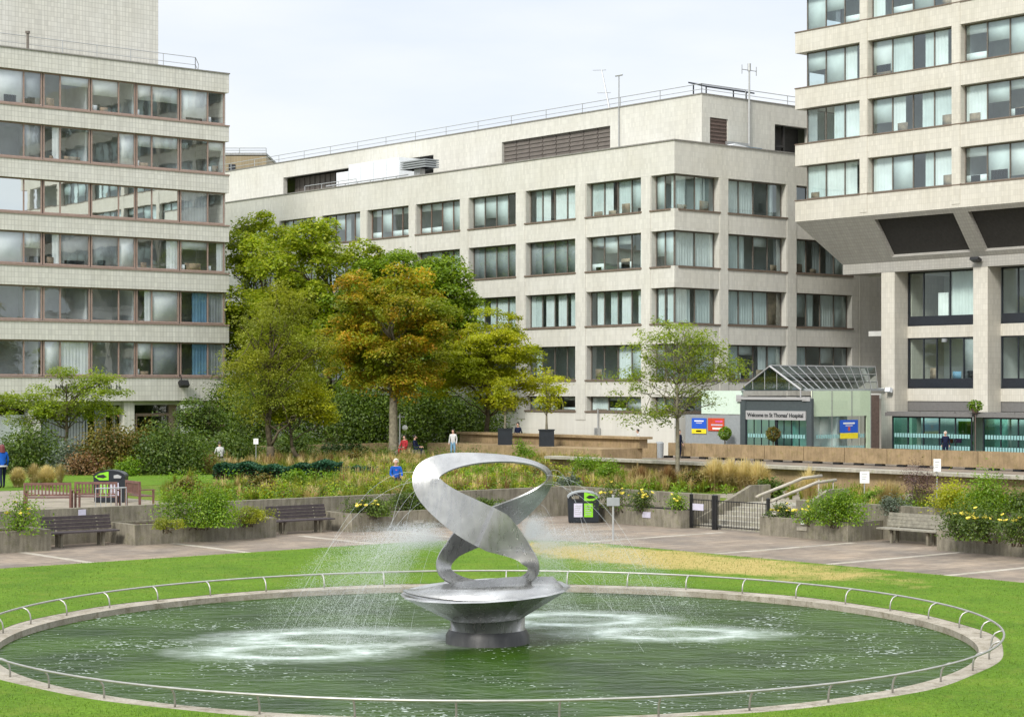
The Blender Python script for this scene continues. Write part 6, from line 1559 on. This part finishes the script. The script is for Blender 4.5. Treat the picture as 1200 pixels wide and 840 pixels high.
def lawn_grass():
    n = 60000; D = 27+33*rng.uniform(0, 1, n)**1.3; px = rng.uniform(-20, 1220, n); r = (px-CX)/F
    X = D*(CT*r+ST); Y = D*(CT-ST*r); dx, dy = X-PC.x, Y-PC.y; rr = np.hypot(dx, dy)
    edge = np.array([lawn_edge(a) for a in np.linspace(-pi, pi, 361)]); le = np.interp(np.arctan2(dy, dx), np.linspace(-pi, pi, 361), edge)
    ok = (rr > PR+.55) & (rr < le-.02); X, Y = X[ok], Y[ok]; n = len(X)
    an = rng.uniform(0, 2*pi, n); h = rng.uniform(.02, .05, n); s = np.stack([np.cos(an), np.sin(an), 0*an], 1)*.006; l = rng.normal(0, .018, (n, 3)); l[:, 2] = h
    B = np.stack([X, Y, np.full(n, .045)], 1); V = np.stack([B-s, B+s, B+l+s*.3, B+l-s*.3], 1).reshape(-1, 3)
    o = np_mesh('lawn_grass', V, np.arange(4*n).reshape(n, 4), M['lawn_blade'], None, PC); tag(o, 'short grass blades of the lawn around the pond', 'grass', None, 'stuff')
lawn_grass()

# ---------------------------------------------------------------- people
def person(label, c, face, mats, seated=False, walk=0.0, hairm='hair_dark', scale=1.0, hair_long=False, lean=0.0, extra=None):
    """one continuous skinned body; hair and the odd garment are its children.  face: direction looked along"""
    f = Vector(face).normalized(); rz = math.atan2(-f.x, f.y)
    J = {}; B = []
    hz = .46 if seated else .92
    def j(n, x, y, z, r, r2=None): J[n] = (Vector((x, y, z)), r, r2 or r)
    ly = lean
    j('pel', 0, 0, hz+.02, .145, .11); j('bel', 0, .01+ly*.3, hz+.20, .135, .10); j('che', 0, .0+ly*.8, hz+.40, .15, .105); j('nec', 0, ly, hz+.54, .052); j('hd0', 0, .015+ly*1.1, hz+.60, .06); j('hd1', 0, .025+ly*1.2, hz+.68, .088, .10); j('hd2', 0, .015+ly*1.2, hz+.77, .066, .075)
    for s, sg in (('l', -1), ('r', 1)):
        j('sh'+s, .17*sg, ly*.85, hz+.47, .062); j('el'+s, .225*sg, .0+.02*walk*sg+(.10 if seated else -.02)+ly*.8, hz+.21, .046); j('wr'+s, (.16 if seated else .225)*sg, (.34 if seated else .09)+.06*walk*sg, hz+(.14 if seated else -.02), .034); j('ha'+s, (.14 if seated else .222)*sg, (.42 if seated else .115)+.07*walk*sg, hz+(.12 if seated else -.10), .036)
        if seated:
            j('hi'+s, .09*sg, .06, hz, .088); j('kn'+s, .11*sg, .44, hz+.03, .062); j('an'+s, .11*sg, .42, .09, .042); j('to'+s, .12*sg, .56, .045, .04)
        else:
            k = walk*sg
            j('hi'+s, .09*sg, 0, hz-.05, .09); j('kn'+s, .10*sg, .03+.16*k, .50, .062); j('an'+s, .10*sg, .26*k-.02, .09+.05*max(0, -k), .042); j('to'+s, .11*sg, .26*k+.14, .045, .038)
    E = [('pel', 'bel', 't'), ('bel', 'che', 't'), ('che', 'nec', 't'), ('nec', 'hd0', 's'), ('hd0', 'hd1', 's'), ('hd1', 'hd2', 's')]
    for s in 'lr': E += [('che', 'sh'+s, 't'), ('sh'+s, 'el'+s, 't'), ('el'+s, 'wr'+s, 't'), ('wr'+s, 'ha'+s, 's'), ('pel', 'hi'+s, 'p'), ('hi'+s, 'kn'+s, 'p'), ('kn'+s, 'an'+s, 'p'), ('an'+s, 'to'+s, 'f')]
    names = list(J); me = bpy.data.meshes.new('person'); me.from_pydata([J[n][0] for n in names], [(names.index(a), names.index(b_)) for a, b_, _ in E], [])
    tmp = bpy.data.objects.new('tmp', me); COL.objects.link(tmp)
    tmp.modifiers.new('skin', 'SKIN'); ss = tmp.modifiers.new('sub', 'SUBSURF'); ss.levels = ss.render_levels = 1
    if not me.skin_vertices: me.attributes
    for i, n in enumerate(names):
        me.skin_vertices[0].data[i].radius = (J[n][1], J[n][2]); me.skin_vertices[0].data[i].use_root = (n == 'pel')
    bpy.context.view_layer.update()
    body = bpy.data.meshes.new_from_object(tmp.evaluated_get(bpy.context.evaluated_depsgraph_get())); bpy.data.objects.remove(tmp)
    bm = bmesh.new(); bm.from_mesh(body)
    # nose and five fingers to a hand, grown into the same mesh
    q = MB(); h1 = J['hd1'][0]; q.tube([h1+Vector((0, .08, .0)), h1+Vector((0, .122, -.022)), h1+Vector((0, .085, -.03))], [.010, .014, .012], 5)
    for s, sg in (('l', -1), ('r', 1)):
        a, b_ = J['wr'+s][0], J['ha'+s][0]; d = (b_-a).normalized(); w = d.cross(Vector((1, 0, 0))).normalized()
        for k_, (o_, L) in enumerate(((-.024, .070), (-.008, .080), (.008, .075), (.024, .058))): q.tube([b_+w*o_, b_+d*(L*.6)+w*o_*1.2, b_+d*L+w*o_*1.2+Vector((-sg*.012, 0, -.004))], [.0095, .0088, .006], 5)
        q.tube([a.lerp(b_, .6)+w*-.03, a.lerp(b_, .9)+w*-.055, b_+d*.02+w*-.06], [.011, .010, .007], 5)
    nb = len(bm.verts); vs = [bm.verts.new(v) for v in q.v]
    for ff in q.f:
        try: bm.faces.new([vs[i] for i in ff])
        except Exception: pass
    bm.to_mesh(body); bm.free()
    order = {'s': 0, 't': 1, 'p': 2, 'f': 3}
    for m in mats: body.materials.append(M[m])
    seg = [(J[a][0], J[b_][0], order[k]) for a, b_, k in E]
    for p in body.polygons:
        best = (9, 0)
        for a, b_, k in seg:
            ab = b_-a; t_ = max(0, min(1, (p.center-a).dot(ab)/ab.length_squared)); d_ = (p.center-a-ab*t_).length
            if d_ < best[0]: best = (d_, k)
        p.material_index = best[1]; p.use_smooth = True
    o = link('person', body, None, c); o.rotation_euler.z = rz; o.scale = (scale,)*3; tag(o, label, 'person')
    b = MB(); b.smooth = True; hc = J['hd1'][0]+Vector((0, -.018, .03)); n = 12
    for i in range(7):
        ph = pi/2*1.15*(i/6)
        for k in range(n):
            a = 2*pi*k/n; v = Vector((.105*math.sin(ph)*math.cos(a), .118*math.sin(ph)*math.sin(a), .115*math.cos(ph)))
            if v.y > .05 and v.z < .05: v.y = .05
            if hair_long and i == 6: v = Vector((v.x*1.25, min(v.y, .03)*1.1-.01, v.z-.18))
            b.v.append(tuple(hc+v))
    for i in range(6):
        for k in range(n): b.f.append((i*n+k, (i+1)*n+k, (i+1)*n+(k+1) % n, i*n+(k+1) % n)); b.mi.append(0)
    ho = b.build('hair', M[hairm], o, (0, 0, 0), True); ho.location = (0, 0, 0)
    if extra:
        for (nm, mt, z0, z1, r) in extra:
            b = MB(); b.smooth = True; b.lathe([(r*.98, z0), (r, (z0+z1)/2), (r*.97, z1)], (0, 0, 0), 16); eo = b.build(nm, M[mt], o, (0, 0, 0), True); eo.location = (0, 0, 0); eo.scale = (1, .75, 1)
    return o
person('person in a royal blue jacket and dark trousers walking at the left edge', at(3, 75.5, TZ), RIGHT*-.5+FWD*.85, ('skin', 'cloth_blue', 'cloth_navy', 'shoe'), walk=.7, hairm='hair_red', hair_long=True, lean=.05, extra=[('jacket_hem', 'cloth_white', .86, .92, .19)])
def seat_stone(c, label):
    b = MB(); b.obox(Vector(c)+Vector((0, 0, .21)), RIGHT, .55, FWD, .22, (0, 0, 1), .21); tag(b.build('stone_seat', M['concrete'], None, c), label, 'seat')
def seated(px, D, z, face, *a, **k):
    c = at(px, D, z); f = Vector(face).normalized(); seat_stone(c-Vector((0, 0, 0)), k.pop('seat')); return person(a[0], c, face, a[1], seated=True, **k)
seated(464, 73.0, TZ, -FWD+RIGHT*.2, 'white haired person seated in a blue jacket over pink among the grasses', ('skin', 'cloth_blue', 'cloth_navy', 'shoe'), hairm='hair_white', seat='low stone seat under the seated person in blue', extra=[('blouse', 'cloth_pink', .62, .86, .118)])
seated(474, 108.5, TZ, -FWD-RIGHT*.5, 'person in red seated beside the golden tree trunk', ('skin', 'cloth_red', 'cloth_red', 'shoe'), seat='low stone seat under the person in red')
seated(486, 108.8, TZ, RIGHT-FWD*.3, 'person in black sitting with legs stretched to the right of the one in red', ('skin', 'cloth_navy', 'cloth_navy', 'shoe'), seat='low stone seat under the person in black by the tree')
seated(258, 96, TZ, RIGHT*-.4+FWD*.9, 'person in a white top seated below the pink banner', ('skin', 'cloth_white', 'cloth_navy', 'shoe'), seat='low stone seat under the person in white', lean=.06)
person('person in dark clothes standing behind the parapet left of the airy tree trunk', at(796, 116, .45), RIGHT*.6-FWD*.6, ('skin', 'cloth_navy', 'cloth_navy', 'shoe'))
person('person in white and blue standing on the path left of the layered tree', at(531, 106.5, TZ+.01), RIGHT*-.3-FWD, ('skin', 'cloth_white', 'curtain_blue', 'shoe'), scale=.95)
person('person in a pale top behind the parapet right of the bicycles', at(747.5, 118.2, .45), RIGHT*-.9-FWD*.2, ('skin', 'cloth_white', 'cloth_navy', 'shoe'), walk=.5)
person('person in black with pale hair at the glass screen below the dark canopy', at(1108, 112.5, .45), -FWD-RIGHT*.2, ('skin', 'cloth_navy', 'cloth_navy', 'shoe'), hairm='hair_white')
person('dark haired person behind the platform between the two cube planters', at(607, 113.5, .99), RIGHT*-.4-FWD*.8, ('skin', 'cloth_navy', 'cloth_navy', 'shoe'), scale=.97)
